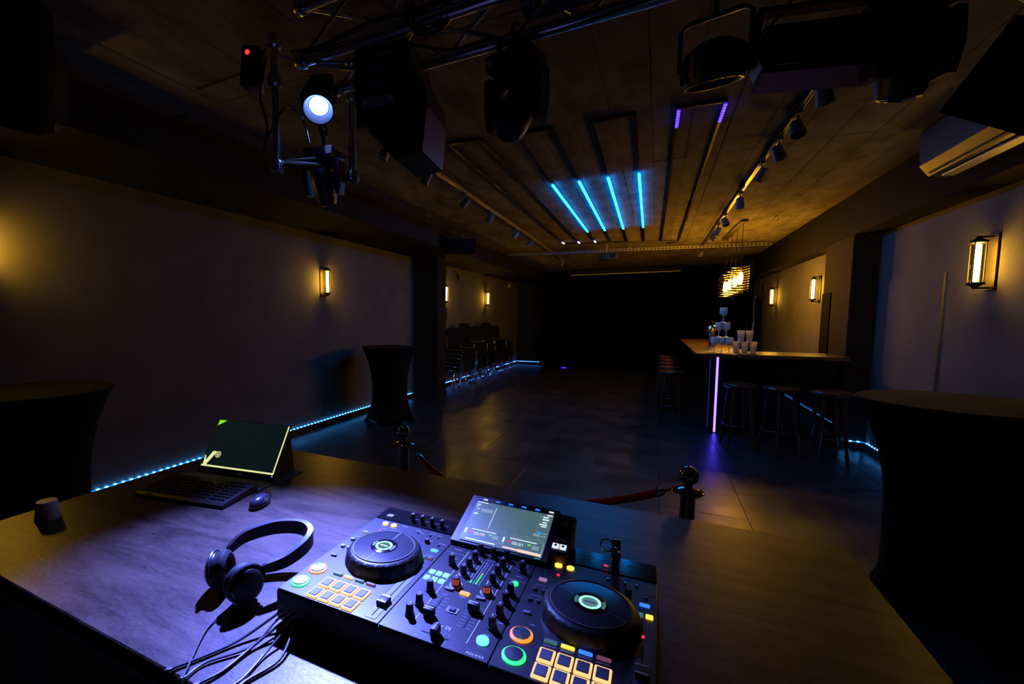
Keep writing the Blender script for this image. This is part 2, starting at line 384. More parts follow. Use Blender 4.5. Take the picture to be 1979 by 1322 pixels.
for k in range(4):
    t = thing('ceiling_light_frame', fl_labels[k], 'ceiling light', group='light frames on the ceiling')
    for i in (2 * k, 2 * k + 1):
        bar_between(near[i], far[i], .020, CEIL - ZP, ZP).build('profile', black_alu, t, smooth=False)
        if 2 <= i <= 5:
            bar_between((along(i, 4.93), 4.93), (along(i, 7.82), 7.82), .024, .010, ZP - .008).build('diffuser', cyan, t, smooth=False)
        if i <= 2:
            bar_between((along(i, far[i][1] - .19), far[i][1] - .19), (along(i, far[i][1] - .02), far[i][1] - .02), .026, .01, ZP - .008).build('diffuser', emis('violet_white', (.62, .45, 1.0), 4), t, smooth=False)
        if i >= 6:
            for j in range(7):
                y = near[i][1] + .03 + j * .045
                MB().rbox(-.011, .011, -.012, .012, 0, .01, .004, 1).build('diode', purple, t, (along(i, y), y, ZP - .008))
    bar_between(near[2 * k], near[2 * k + 1], .022, CEIL - ZP, ZP).build('cross_profile', black_alu, t, smooth=False)
mb = MB().tube([(-1.60, 8.93, 2.925), (-.81, 9.13, 2.925), (.30, 9.56, 2.925), (.10, 9.75, 2.925)], .011, 6)
tag(mb.build('cable_conduit', black_alu), 'thin black conduit across the far ends of the ceiling light frames', 'conduit')

def track(label, x0, y0, x1, y1, m):
    t = thing('lighting_track', label, 'lighting track', group='lighting tracks on the ceiling')
    bar_between((x0, y0), (x1, y1), .034, .030, CEIL - .030).build('rail', m, t, smooth=False)
    for s in (-1, 1):
        bar_between((x0 + s * .010, y0), (x1 + s * .010, y1), .005, .004, CEIL - .034).build('contact_strip', brass_rail, t, smooth=False)
track('lighting track on the ceiling above the bar side', .81, 3.3, .73, 10.9, dark_steel)
track('pale lighting track on the ceiling towards the chair stacks', -1.93, 2.9, -2.08, 11.4, brass_rail)
head_grey = mat('spot_grey', (0.10, 0.105, 0.11), 0.5)
def track_spot(label, x, y, yaw, tilt):
    t = thing('track_spotlight', label, 'spotlight', (x, y, CEIL - .034), group='spotlights clipped to the tracks')
    MB().rbox(-.018, .018, -.05, .05, -.02, 0, .003, 1).build('adapter', head_grey, t)
    MB().cyl((0, 0, -.02), (0, 0, -.075), .007, n=8).build('stem', head_grey, t)
    h = MB(); h.m = Matrix.Translation((0, 0, -.105)) @ Matrix.Rotation(yaw, 4, 'Z') @ Matrix.Rotation(tilt, 4, 'X')
    h.lathe([(.026, .055), (.034, .05), (.045, -.055), (.040, -.055), (.036, -.04), (.0001, -.035)], 16)
    h.build('lamp_head', head_grey, t)
    l = MB(); l.m = h.m; l.lathe([(.036, -.038), (.0001, -.038)], 12); l.build('lens', black_gloss, t)
ysR = [3.42, 3.95, 4.45, 5.05, 6.15, 7.27, 8.0, 8.64, 10.56]
for i, y in enumerate(ysR):
    track_spot('grey spotlight, %s from the music desk on the bar-side ceiling track' % ORD[i], .81 - (y - 3.3) * .0105, y, random.uniform(-.8, .8), random.choice((-.5, .35, .6)))
ysL = [3.06, 3.79, 4.77, 5.65, 6.92, 7.85, 11.1]
for i, y in enumerate(ysL):
    track_spot('grey spotlight, %s from the music desk on the chair-side ceiling track' % ORD[i], -1.93 - (y - 2.9) * .0176, y, random.uniform(1.2, 2.4), random.choice((.7, .9, .5)))
# cable tray with slotted side
t = thing('cable_tray', 'galvanised slotted cable tray spanning the ceiling before the projector', 'cable tray', (-2.93, 9.66, 2.865), (0, 0, math.atan2(.80, 4.80)))
LT = 4.86; mb = MB(); pitch = .066; nsl = int(LT / pitch)
mb.box(0, LT, 0, .002, .046, .062).box(0, LT, 0, .002, 0, .014).box(0, LT, 0, .002, .027, .033)
for i in range(nsl + 1): mb.box(i * pitch, i * pitch + .026, 0, .002, .013, .047)
mb.build('slotted_side', zinc, t, smooth=False)
mb = MB().box(0, LT, .002, .10, 0, .002).box(0, LT, .098, .10, 0, .062)
mb.build('shaded_tray_floor', black_matte, t, smooth=False)  # inside coloured black to stand for the shadow behind the slots
for xx in (.75, 2.4, 4.1): MB().rbox(xx, xx + .05, -.004, .11, .06, .075, .002, 1).build('bracket', zinc, t)
# projector
t = thing('projector', 'dark projector hanging under the cable tray', 'projector', (-.89, 9.48, 2.70), (0, 0, .15))
MB().rbox(-.17, .17, -.13, .13, -.055, .055, .015).build('body', mat('projector_blue', (.03, .04, .07), .4), t)
MB().cyl((.08, -.13, 0), (.08, -.15, 0), .04).build('lens', black_gloss, t)
MB().cyl((-.04, 0, .05), (-.04, 0, .24), .018, n=10).build('mount_pole', zinc, t)
for i in range(4): MB().box(-.15 + i * .03, -.135 + i * .03, -.133, -.129, -.03, .02).build('vent', black_matte, t, smooth=False)

# ceiling hooks
for i, (x, y, lab) in enumerate([(1.42, 6.03, 'small ring hook in the ceiling, nearest to the air conditioner'), (1.42, 7.82, 'small ring hook in the ceiling beside the lamp canopy'), (1.42, 9.61, 'small ring hook in the ceiling beyond the lamp canopy'), (-2.76, 5.44, 'small ring hook in the ceiling before the far loudspeaker'), (-2.75, 3.73, 'small ring hook in the ceiling behind the blue stage lamp')]):
    t = thing('ceiling_hook', lab, 'hook', (x, y, CEIL), group='ring hooks screwed into the ceiling')
    MB().cyl((0, 0, 0), (0, 0, -.03), .006, n=8).build('shank', zinc, t)
    r_ = MB(); r_.m = Matrix.Translation((0, 0, -.055)) @ Matrix.Rotation(PI / 2, 4, 'X'); r_.torus((0, 0, 0), .026, .005, 16, 6); r_.build('ring', zinc, t)

# ------------------------------------------------------------------ wall lamps
def sconce_proto():
    t = thing('wall_lamp', 'x', 'wall lamp', group='black iron wall lamps with glowing tubes')
    # local: wall at x=0, lamp grows along +x, centre z=0
    MB().rbox(0, .012, -.06, .06, -.205, .205, .004, 1).build('back_plate', iron, t)
    for s in (1, -1):
        MB().rbox(.008, .095, -.009, .009, s * .188 - .007, s * .188 + .007, .003, 1).build('arm', iron, t)
        MB().lathe([(.012, s * .196), (.018, s * .188), (.018, s * .180), (.028, s * .172), (.050, s * .160), (.050, s * .146), (.026, s * .143)][::s], 18, (.085, 0, 0)).build('cap', iron, t)
    for a in range(4):
        q = PI / 4 + a * PI / 2
        MB().cyl((.085 + .043 * math.cos(q), .043 * math.sin(q), -.165), (.085 + .043 * math.cos(q), .043 * math.sin(q), .165), .0035, n=8).build('rod', iron, t)
    MB().cyl((.085, 0, -.146), (.085, 0, .146), .033, n=24, caps=False).build('glass_tube', glass, t)
    MB().lathe([(.008, -.140), (.017, -.128), (.0175, 0), (.017, .128), (.008, .140)], 16, (.085, 0, 0)).build('bulb', sconce_bulb, t)
    return t
sp = sconce_proto(); first = True
L_s = [(1.36, 2.02, 'glowing wall lamp nearest the music desk on the chair-side wall'), (4.91, 2.01, 'glowing wall lamp above the mid cocktail table, before the dark pillar'),
       (8.83, 2.03, 'glowing wall lamp half hidden right behind the dark pillar'), (11.48, 2.03, 'glowing wall lamp above the chair stacks, farthest from the desk')]
R_s = [(4.87, 1.93, 'large glowing wall lamp on the wall behind the near right cocktail table'), (8.83, 1.955, 'glowing wall lamp behind the bar, closest to the bar pillar'), (11.6, 1.955, 'glowing wall lamp behind the bar, farther from the pillar')]
for side, lst in ((0, L_s), (1, R_s)):
    for (y, z, lab) in lst:
        o = sp if first else copy_fast(sp); first = False
        o.location = (XL if side == 0 else XR, y, z); o.rotation_euler = (0, 0, 0 if side == 0 else PI); o['label'] = lab

# ------------------------------------------------------------------ pendant lamp over the bar
t = thing('pendant_lamp', 'hanging lamp of four glowing wire coils over the bar', 'pendant lamp', (1.05, 8.8, 0))
bar_between((.03, -.85), (-.02, .85), .09, .035, CEIL - .035).build('canopy', mat('canopy_bronze', (.10, .08, .05), .4, metal=.6), t, smooth=False)
coil_m = mat('coil_wire', (.55, .42, .22), .25, metal=1.0)
for i, (dy, zc) in enumerate(((-.70, 2.10), (-.24, 2.08), (.22, 2.07), (.68, 2.06))):
    xx = .02 - dy * .02
    MB().cyl((xx, dy, CEIL - .03), (xx, dy, zc + .16), .004, n=6).build('wire', black_matte, t)
    rings = []
    turns = 10
    for k in range(turns * 20 + 1):
        a = 2 * PI * k / 20
        rr = .112 + .006 * math.sin(k * .31 + i)
        rings.append((rr * math.cos(a), rr * math.sin(a), .185 - .37 * k / (turns * 20)))
    MB().tube(rings, .0062, 6).build('coil_shade', coil_m, t, (xx, dy, zc))
    MB().cyl((xx, dy, zc + .17), (xx, dy, zc + .10), .018, n=12).build('socket', iron, t)
    MB().lathe([(.008, .095), (.020, .08), (.030, .04), (.033, 0), (.030, -.04), (.020, -.07), (.0001, -.085)], 14, (xx, dy, zc)).build('bulb', pendant_bulb, t)

# ------------------------------------------------------------------ bar
mb = MB().prism([(.46, 6.61), (1.962, 6.66), (1.962, 7.32), (1.10, 7.32), (1.10, 11.1), (.46, 11.1)], 1.03, 1.07)
tag(mb.build('bar_worktop', bar_wood, smooth=False), 'angled dark wooden bar top carrying goblets and cups', 'worktop')
t = thing('bar_unit', 'glossy black panelled bar with violet light at its corner', 'bar', (0, 0, 0))
for i, (a, b) in enumerate(((.752, 1.155), (1.160, 1.56), (1.565, 1.965))): MB().rbox(a, b, 6.94, 6.97, .07, 1.03, .002, 1).build('front_panel', black_gloss, t)
for i in range(4): MB().rbox(.70, .73, 6.975 + i * 1.03, 8.0 + i * 1.03, .07, 1.03, .002, 1).build('side_panel', black_gloss, t)
MB().box(.73, 1.965, 6.96, 6.98, 0, .07).build('kick_board', black_matte, t, smooth=False)
MB().box(.715, .74, 6.98, 11.1, 0, .07).build('kick_board', black_matte, t, smooth=False)
MB().rbox(.70, .75, 6.925, 6.97, 0, 1.03, .002, 1).build('corner_post', dark_steel, t)
MB().rbox(.718, .742, 6.916, 6.926, .012, 1.028, .003, 1).build('light_strip', bar_violet, t)
MB().rbox(.615, .645, 6.88, 6.91, 0, 1.03, .003, 1).build('front_post', dark_chrome, t)
tag(MB().rbox(1.955, 1.967, 7.43, 7.745, 1.02, 1.84, .004, 1).build('wall_cabinet', mat('cabinet_black', (.005, .005, .005), .9, spec=.05)), 'flat black cabinet door on the pillar side at the bar end', 'cabinet')
# tap
t = thing('beer_tap', 'chrome beer tap column with round head on the bar', 'tap', (.75, 8.0, 1.07))
MB().lathe([(.055, 0), (.055, .012), (.036, .02), (.034, .24), (.038, .25)], 20).build('column', chrome, t)
MB().lathe([(.02, -.05), (.055, -.035), (.075, 0), (.055, .038), (.02, .05)], 20, (0, 0, .29)).build('head', chrome, t)
MB().cyl((0, -.06, .29), (0, -.12, .27), .012).cyl((0, -.12, .27), (0, -.125, .21), .010).build('spout', chrome, t)
MB().cyl((0, -.07, .32), (0, -.085, .40), .009, .014).build('handle', black_plastic, t)
# goblets
gob_bowl = MB().lathe([(.006, .085), (.022, .092), (.040, .112), (.046, .145), (.043, .195), (.041, .195), (.043, .145), (.036, .115), (.0001, .10)], 20).mesh()
gob_stem = MB().lathe([(.036, 0), (.036, .003), (.010, .008), (.005, .020), (.005, .088)], 16).mesh()
GP = [(.700, 1.07, 'left in the bottom row'), (.780, 1.07, 'centre of the bottom row'), (.862, 1.07, 'right in the bottom row'), (.740, 1.265, 'left in the middle row'), (.822, 1.265, 'right in the middle row'), (.781, 1.460, 'on top')]
for (x, z, w_) in GP:
    t = thing('goblet', 'pale blue stemmed goblet %s of the glass pyramid on the bar' % w_, 'goblet', (x, 7.06 + random.uniform(-.01, .01), z), group='goblets stacked as a pyramid')
    put('bowl', gob_bowl, goblet_mat, t); put('stem', gob_stem, goblet_mat, t)
cup_me = MB().lathe([(.030, 0), (.0305, .003), (.043, .138), (.045, .140), (.045, .143), (.042, .143), (.041, .138), (.029, .006), (.0001, .006)], 20).mesh()
CP = [(.935, 1.07, 'left of the three below'), (1.025, 1.07, 'middle of the three below'), (1.115, 1.07, 'right of the three below'), (.978, 1.213, 'upper left'), (1.068, 1.213, 'upper right')]
for (x, z, w_) in CP:
    tag(put('plastic_cup', cup_me, cup_white, None, (x, 7.0, z)), 'white plastic cup in the stack beside the goblets, %s' % w_, 'cup', 'plastic cups stacked on the bar')
tag(MB().cyl((.985, 7.0, 1.223), (1.035, 7.02, 1.47), .004, n=8).build('drinking_straw', black_plastic), 'black drinking straw in the upper left plastic cup', 'straw')
tag(MB().cyl((1.072, 7.0, 1.223), (1.112, 7.02, 1.47), .004, n=8).build('drinking_straw', white_plastic), 'white drinking straw in the upper right plastic cup', 'straw')
# stools
def stool_proto():
    t = thing('bar_stool', 'x', 'bar stool', group='round wooden bar stools')
    MB().lathe([(.05, .70), (.155, .705), (.172, .715), (.175, .735), (.165, .75), (.05, .746), (.0001, .745)], 28).build('seat', stool_wood, t)
    for a in range(4):
        q = PI / 4 + a * PI / 2; c, s = math.cos(q), math.sin(q)
        MB().cyl((c * .11, s * .11, .71), (c * .185, s * .185, 0), .019, .016, 10).build('leg', stool_wood, t)
    MB().torus((0, 0, .26), .158, .009, 28, 8).build('foot_ring', dark_steel, t)
    return t
st = stool_proto(); first = True
SP_ = [(.90, 6.33, .2, 'round wooden bar stool before the bar, next to the violet light'), (1.27, 6.20, .5, 'round wooden bar stool before the bar, middle of three'), (1.67, 6.10, .1, 'round wooden bar stool before the bar, next to the bar pillar')]
for i, y in enumerate((7.38, 8.04, 8.75, 9.5, 10.3)): SP_.append((.22, y, .15 * i, 'round wooden bar stool on the dance floor side of the bar, %s from the corner' % ORD[i]))
for (x, y, a, lab) in SP_:
    o = st if first else copy_fast(st); first = False
    o.location = (x, y, 0); o.rotation_euler = (0, 0, a); o['label'] = lab

# ------------------------------------------------------------------ cocktail tables in stretch covers
def stretch_table(label, x, y, rz):
    t = thing('cocktail_table', label, 'table', (x, y, 0), (0, 0, rz), group='cocktail tables in black stretch covers')
    n = 64; zs = [0, .02, .06, .12, .2, .3, .42, .55, .68, .8, .9, .98, 1.04, 1.075, 1.085]
    V = []; F = []
    for zi, z in enumerate(zs):
        u = z / 1.085
        for j in range(n):
            th = 2 * PI * j / n
            base = .255 + .135 * max(0, (u - .42) / .58) ** 2.3 + .105 * max(0, (.42 - u) / .42) ** 1.9
            star = (math.cos(4 * th) * .5 + .5) ** 2
            lo = max(0, 1 - u / .40) ** 1.5
            r = base - lo * .085 * (1 - star) + lo * .03 * star
            zz = z + (.055 * (1 - star) * max(0, 1 - z / .2) ** 2)
            V.append((r * math.cos(th), r * math.sin(th), zz))
    for i in range(len(zs) - 1):
        for j in range(n): F.append((i * n + j, i * n + (j + 1) % n, (i + 1) * n + (j + 1) % n, (i + 1) * n + j))
    MB().add(V, F).build('cover', fabric, t)
    MB().lathe([(.385, 1.075), (.398, 1.085), (.400, 1.098), (.394, 1.106), (.2, 1.108), (.0001, 1.108)], 64).build('top_cover', fabric_top, t)
    MB().cyl((0, 0, .02), (0, 0, 1.075), .04, n=16).build('pole', dark_steel, t)
    for a in range(4):
        q = a * PI / 2
        MB().cyl((.372 * math.cos(q), .372 * math.sin(q), 0), (.372 * math.cos(q), .372 * math.sin(q), .02), .028, .024, 12).build('foot', black_plastic, t)
stretch_table('black stretch-covered cocktail table between pillar and near wall lamp', -3.46, 5.56, .25)
stretch_table('black stretch-covered cocktail table at the left picture edge behind the cup', -3.20, 1.24, .5)
stretch_table('black stretch-covered cocktail table right of the music desk', 1.37, 3.13, .4)

# ------------------------------------------------------------------ stacked chairs
def chair_proto():
    t = thing('stacking_chair', 'x', 'chair', group='stacked black chairs with chrome frames')
    MB().rbox(-.22, .22, -.21, .22, .398, .475, .022).build('seat', mat('chair_pad', (.008, .008, .010), .85, spec=.12), t)
    mbk = MB(); mbk.m = Matrix.Translation((0, -.235, .66)) @ Matrix.Rotation(.14, 4, 'X')
    V = []; 
    mbk.prism([(-.20, -.17), (.20, -.17), (.205, .06), (.195, .14), (.165, .19), (.10, .215), (-.10, .215), (-.165, .19), (-.195, .14), (-.205, .06)], -.018, .018, 'y'); mbk.build('backrest', MATS['chair_pad'], t)
    for s in (-1, 1):
        MB().tube(smooth_path([(s * .235, .235, 0), (s * .225, .20, .40), (s * .225, .15, .432), (s * .225, -.20, .432)], 5), .011, 8).build('front_leg', chrome, t)
        MB().tube(smooth_path([(s * .235, -.275, 0), (s * .222, -.20, .40), (s * .215, -.215, .52), (s * .20, -.255, .72)], 5), .011, 8).build('rear_leg', chrome, t)
    MB().cyl((-.225, .12, .425), (.225, .12, .425), .009, n=8).build('cross_bar', chrome, t)
    return t
cp = chair_proto(); first = True
stacks = [(-3.70, 8.62, 6, 'hidden partly by the pillar'), (-3.72, 9.28, 7, 'second from the pillar'), (-3.74, 9.98, 6, 'third from the pillar'), (-3.74, 10.72, 7, 'fourth from the pillar'), (-3.74, 11.42, 6, 'farthest from the pillar')]
for si, (x, y, n, w_) in enumerate(stacks):
    rz = -PI / 2 - .35 + random.uniform(-.08, .08)
    for k in range(n):
        o = cp if first else copy_fast(cp); first = False
        o.location = (x + k * .0226, y - k * .008, k * .088); o.rotation_euler = (0, 0, rz)
        pos = 'bottom' if k == 0 else ('topmost' if k == n - 1 else ORD[k] + ' from the bottom')
        o['label'] = 'black stacking chair, %s, in the stack %s' % (pos, w_)

# ------------------------------------------------------------------ speakers, air conditioners, wall devices
def speaker(label, loc, rot, sx, sy, sz, yoke=True):
    t = thing('loudspeaker', label, 'loudspeaker', loc, rot, group='black loudspeakers')
    MB().prism([(-sx / 2, -sy / 2), (sx / 2, -sy / 2), (sx * .36, sy / 2), (-sx * .36, sy / 2)], -sz / 2, sz / 2).build('cabinet', mat('speaker_black', (.006, .006, .0065), .85, spec=.06), t, smooth=False)
    MB().rbox(-sx * .46, sx * .46, -sy / 2 - .012, -sy / 2, -sz * .46, sz * .46, .004, 1).build('grille', mat('speaker_grille', (.008, .008, .009), .8, spec=.08, var=.5, scale=200), t)
    if yoke:
        MB().tube([(0, -.10, sz / 2), (0, 0, sz / 2 + .14), (0, .10, sz / 2)], .007, 6).build('bracket', iron, t)
    else:
        b_ = MB(); b_.m = (Matrix.Translation(loc) @ Euler(rot).to_matrix().to_4x4()).inverted()
        b_.cyl(loc, (loc[0], loc[1], CEIL), .02, n=12).cyl((loc[0], loc[1], CEIL - .012), (loc[0], loc[1], CEIL), .06, n=16)
        b_.build('ceiling_mount', iron, t)
    return t
speaker('black loudspeaker under the ceiling beside the dark pillar', (-2.92, 6.85, 2.66), (0, 0, .5), .50, .27, .24)
speaker('big black loudspeaker at the upper left picture corner', (-2.70, 1.02, 2.68), (.35, .15, .9), .42, .38, .52, False)
speaker('small black loudspeaker under the beam at the far end of the bar', (1.80, 12.3, 2.66), (0, 0, -.4), .26, .22, .36, False)
speaker('black loudspeaker hanging below the angled truss at the upper right', (1.27, 2.58, 2.40), (.25, .65, -.6), .36, .30, .32, False)
ac_m = mat('ac_grey', (.022, .020, .017), .45, var=.05)
def aircon(label, side, y0, y1, xf):
    s = 1 if side == 'r' else -1
    t = thing('air_conditioner', label, 'air conditioner', (xf, y0, 2.56), group='wall air conditioners on the beams')
    poly = [(0, .36), (0, .03), (-.09 * s, 0), (-.17 * s, .02), (-.225 * s, .10), (-.235 * s, .34), (-.22 * s, .36)]
    MB().prism([(a, b) for a, b in poly], 0, y1 - y0, 'y').build('body', ac_m, t, smooth=False)
    v = MB(); v.m = Matrix.Translation((-.105 * s, 0, -.004)) @ Matrix.Rotation(.12 * s, 4, 'Y')
    v.rbox(-.035, .035, .10, y1 - y0 - .10, -.006, .006, .004, 1); v.build('louvre', mat('louvre_pale', (.42, .38, .30), .4), t)
    MB().box(-.185 * s - .006, -.185 * s + .006, .06, y1 - y0 - .06, .028, .04).build('air_slot', black_matte, t, smooth=False)
aircon('wall air conditioner on the beam above the near right lamp', 'r', 3.20, 4.80, 1.955)
aircon('wall air conditioner on the beam at the upper left picture edge', 'l', .05, 1.40, -3.145)
t = thing('switch_panel', 'black switch box on the side of the dark pillar', 'switch box', (-3.638, 7.71, 1.60))
MB().rbox(0, .03, -.18, .18, -.115, .115, .006, 1).build('housing', black_plastic, t)
for i in range(4): MB().rbox(.03, .034, -.15 + i * .08, -.09 + i * .08, -.05, .05, .002, 1).build('rocker', black_matte, t)
t = thing('wall_spotlight', 'small chrome spotlight fixed high on the wall behind the pillar', 'spotlight', (XL, 9.35, 2.55))
MB().cyl((0, 0, 0), (.03, 0, 0), .03).build('base', chrome, t)
MB().tube(smooth_path([(.03, 0, 0), (.09, 0, -.02), (.10, 0, -.09)], 4), .012, 8).build('arm', chrome, t)
MB().cyl((.10, 0, -.06), (.12, 0, -.17), .025, .032).build('head', dark_chrome, t)
t = thing('motion_sensor', 'small white sensor high on the far chair-side wall', 'sensor', (XL, 13.6, 2.50))
MB().rbox(0, .04, -.035, .035, -.06, .06, .012).build('housing', white_plastic, t)
MB().rbox(.038, .046, -.02, .02, -.045, -.01, .004, 1).build('lens', print_grey, t)
t = thing('exit_sign', 'small dim green sign on the wall above the far door', 'sign', (XR, 12.9, 2.18))
MB().rbox(-.02, 0, -.14, .14, -.07, .07, .004, 1).build('panel', mat('sign_green', (.01, .05, .03), .4), t)
#PART2
# ------------------------------------------------------------------ truss
def truss(label, p0, p1, name='lighting_truss'):
    p0 = Vector(p0); p1 = Vector(p1); d = (p1 - p0); L = d.length; a = math.atan2(d.y, d.x)
    t = thing(name, label, 'truss', tuple(p0), (0, 0, a), group='aluminium trusses under the ceiling')
    ch = [(-.13, 0), (.13, 0), (-.13, .225), (.13, .225)]
    for (y, z) in ch:
        MB().cyl((0, y, z), (L, y, z), .025, n=20).build('chord_tube', alu, t)
        for xx in (-.02, L - .03):
            MB().lathe([(.030, 0), (.033, .005), (.033, .042), (.030, .05)], 18).build('coupler', alu, t, (xx, y, z), (0, PI / 2, 0))
    n = max(2, int(L / .26)); s = L / n
    for (a0, b0) in ((0, 2), (1, 3), (0, 1), (2, 3)):
        for i in range(n):
            A = ch[a0] if i % 2 == 0 else ch[b0]; B = ch[b0] if i % 2 == 0 else ch[a0]
            MB().cyl((i * s, *A), ((i + 1) * s, *B), .009, n=8).build('brace', alu, t)
    return t
truss('aluminium truss running above the music desk', (-1.44, 1.73, 2.645), (.58, 1.73, 2.645))
truss('aluminium truss running diagonally to the beam at the upper right', (.66, 1.78, 2.645), (1.60, 2.72, 2.645))
t = thing('truss_end_frame', 'vertical truss end frame with conical couplers beside the blue lamp', 'truss', (-1.72, 1.72, 0))
for xx, yy in ((0, 0), (.24, .30)):
    MB().cyl((xx, yy, 2.24), (xx, yy, 2.90), .020, n=14).build('post', alu, t)
    for zz in (2.86, 2.68, 2.27):
        MB().lathe([(.024, -.03), (.034, -.02), (.036, .015), (.028, .03)], 16).build('coupler', alu, t, (xx, yy, zz))
for zz in (2.80, 2.30): MB().cyl((0, 0, zz), (.24, .30, zz + .02), .009, n=8).build('rung', alu, t)
MB().cyl((0, 0, 2.30), (.24, .30, 2.38), .008, n=8).build('diagonal', alu, t)

# ------------------------------------------------------------------ stage lamps
def clamp(parent, z0, z1):
    MB().cyl((0, 0, z0), (0, 0, z1), .008, n=8).build('clamp_bolt', dark_steel, parent)
    c_ = MB(); c_.m = Matrix.Translation((0, 0, z1)) @ Matrix.Rotation(PI / 2, 4, 'Y'); c_.torus((0, 0, 0), .034, .009, 16, 6); c_.build('hook_clamp', dark_steel, parent)
LC = Vector((-1.517, 1.80, 2.554)); TG = Vector((-.80, .69, .87)); DR = (TG - LC).normalized()
t = thing('stage_spotlight', 'round stage lamp shining bright blue light onto the music desk', 'stage lamp', tuple(LC))
R_ = DR.to_track_quat('-Z', 'Y').to_matrix().to_4x4()
b = MB(); b.m = R_; b.lathe([(.060, -.0), (.072, .002), (.074, .03), (.070, .05), (.070, .15), (.060, .19), (.045, .21), (.0001, .215)], 24); b.build('barrel', black_matte, t)
b = MB(); b.m = R_; b.lathe([(.048, .001), (.070, -.034), (.077, -.034), (.077, .022), (.072, .022)], 28, ring=True); b.build('halo_hood', mat('hood_grey', (.10, .10, .11), .5), t)  # flared hood added to catch the lens light as a blue halo ring
b = MB(); b.m = R_; b.lathe([(.0001, -.006), (.03, -.005), (.046, 0.0)], 24); b.build('lens', emis('blue_lens', (.16, .30, 1.0), 26, True), t)
b = MB(); b.tube([(-.085, 0, .0), (-.09, .0, .06), (-.05, .04, .16), (.05, .04, .16), (.09, 0, .06), (.085, 0, 0)], .008, 8); b.build('yoke', dark_steel, t, rot=(0, 0, .3))
ld = bpy.data.lights.new('blue_beam', 'SPOT'); ld.energy = SPOT_W; ld.color = (.15, .19, 1.0); ld.spot_size = math.radians(39); ld.spot_blend = 1.0; ld.shadow_soft_size = .03
lo = bpy.data.objects.new('blue_beam', ld); col.objects.link(lo); lo.parent = t; lo.location = DR * .02; lo.rotation_euler = DR.to_track_quat('-Z', 'Y').to_euler()

def moving_head(label, loc, rz, tilt, k=1.0, up=.12):
    t = thing('moving_head_lamp', label, 'stage lamp', loc, (0, 0, rz), group='moving head lamps hung upside down')
    MB().rbox(-.105 * k, .105 * k, -.09 * k, .09 * k, -.075 * k, 0, .018 * k).build('base', black_plastic, t)
    MB().rbox(-.10 * k, .10 * k, -.045 * k, .045 * k, -.125 * k, -.078 * k, .015 * k).build('yoke_bridge', black_plastic, t)
    for s in (-1, 1):
        MB().prism([(-.05 * k, -.08 * k), (.05 * k, -.08 * k), (.055 * k, -.20 * k), (.03 * k, -.29 * k), (-.03 * k, -.29 * k), (-.055 * k, -.20 * k)], s * .112 * k - .016 * k, s * .112 * k + .016 * k, 'x').build('yoke_arm', black_plastic, t)
        MB().prism([(-.03 * k, -.12 * k), (.03 * k, -.12 * k), (.03 * k, -.26 * k), (-.03 * k, -.26 * k)], s * .130 * k - .003 * k, s * .130 * k + .003 * k, 'x').build('arm_cover', mat('cover_grey', (.05, .055, .06), .4), t)
    hm = Matrix.Translation((0, 0, -.235 * k)) @ Matrix.Rotation(tilt, 4, 'X')
    h = MB(); h.m = hm; h.lathe([(.0001, .12 * k), (.05 * k, .12 * k), (.068 * k, .10 * k), (.075 * k, .02 * k), (.072 * k, -.06 * k), (.062 * k, -.11 * k), (.055 * k, -.115 * k)], 20)
    hd = h.build('head', black_plastic, t)
    l = MB(); l.m = hm; l.lathe([(.054 * k, -.112 * k), (.03 * k, -.122 * k), (.0001, -.126 * k)], 20); l.build('lens', black_gloss, t)
    for r in (.02, .032, .044):
        rg = MB(); rg.m = hm; rg.torus((0, 0, .121 * k), r * k, .0015 * k, 20, 5); rg.build('vent_ring', mat('vent_grey', (.09, .10, .11), .5), hd)
    clamp(t, 0, up)
    return t
mh = moving_head('black moving head lamp hanging in the middle of the truss', (-.545, 1.86, 2.575), -.25, 2.55, .95, .085)
MB().torus((0, 0, 0), .010, .002, 16, 5).build('emblem', print_white, mh, (-.075, -.0865, -.035), (PI / 2, 0, 0))
MB().torus((0, 0, 0), .005, .0015, 12, 5).build('emblem', print_white, mh, (-.075, -.0865, -.035), (PI / 2, 0, 0))
MB().rbox(-.012, .012, -.008, .008, -.015, .03, .004, 1).build('power_plug', mat('plug_blue', (.01, .03, .25), .4), mh, (-.05, -.05, .02))
moving_head('black moving head lamp between strobe and angled truss', (.60, 1.78, 2.42), .35, .25, .80, .23)
mh3 = moving_head('black moving head lamp with white sticker below the blue lamp', (-1.60, 1.93, 2.40), .2, .5, .80, .10)
MB().rbox(-.018, .018, -.003, .003, -.02, .02, .002, 1).build('sticker', print_white, mh3, (.07, -.080, -.03))
# par can
t = thing('par_lamp', 'round ribbed black par lamp hanging right of the truss centre', 'stage lamp', (.135, 1.80, 2.36), (0, 0, -.2))
b = MB(); b.m = Matrix.Rotation(.25, 4, 'X')
b.lathe([(.0001, .055), (.05, .055), (.085, .03), (.092, 0), (.092, -.045), (.085, -.07), (.078, -.07), (.07, -.05), (.0001, -.045)], 28); b.build('housing', black_plastic, t)
for i in range(18):
    q = 2 * PI * i / 18; f_ = MB(); f_.m = b.m @ Matrix.Rotation(q, 4, 'Z'); f_.box(.088, .097, -.004, .004, -.05, .02); f_.build('rib', black_plastic, t, smooth=False)
MB().tube([(-.10, 0, -.01), (-.10, 0, .12), (-.08, 0, .14), (.08, 0, .14), (.10, 0, .12), (.10, 0, -.01)], .008, 8).build('yoke', dark_steel, t)
clamp(t, .14, .27)
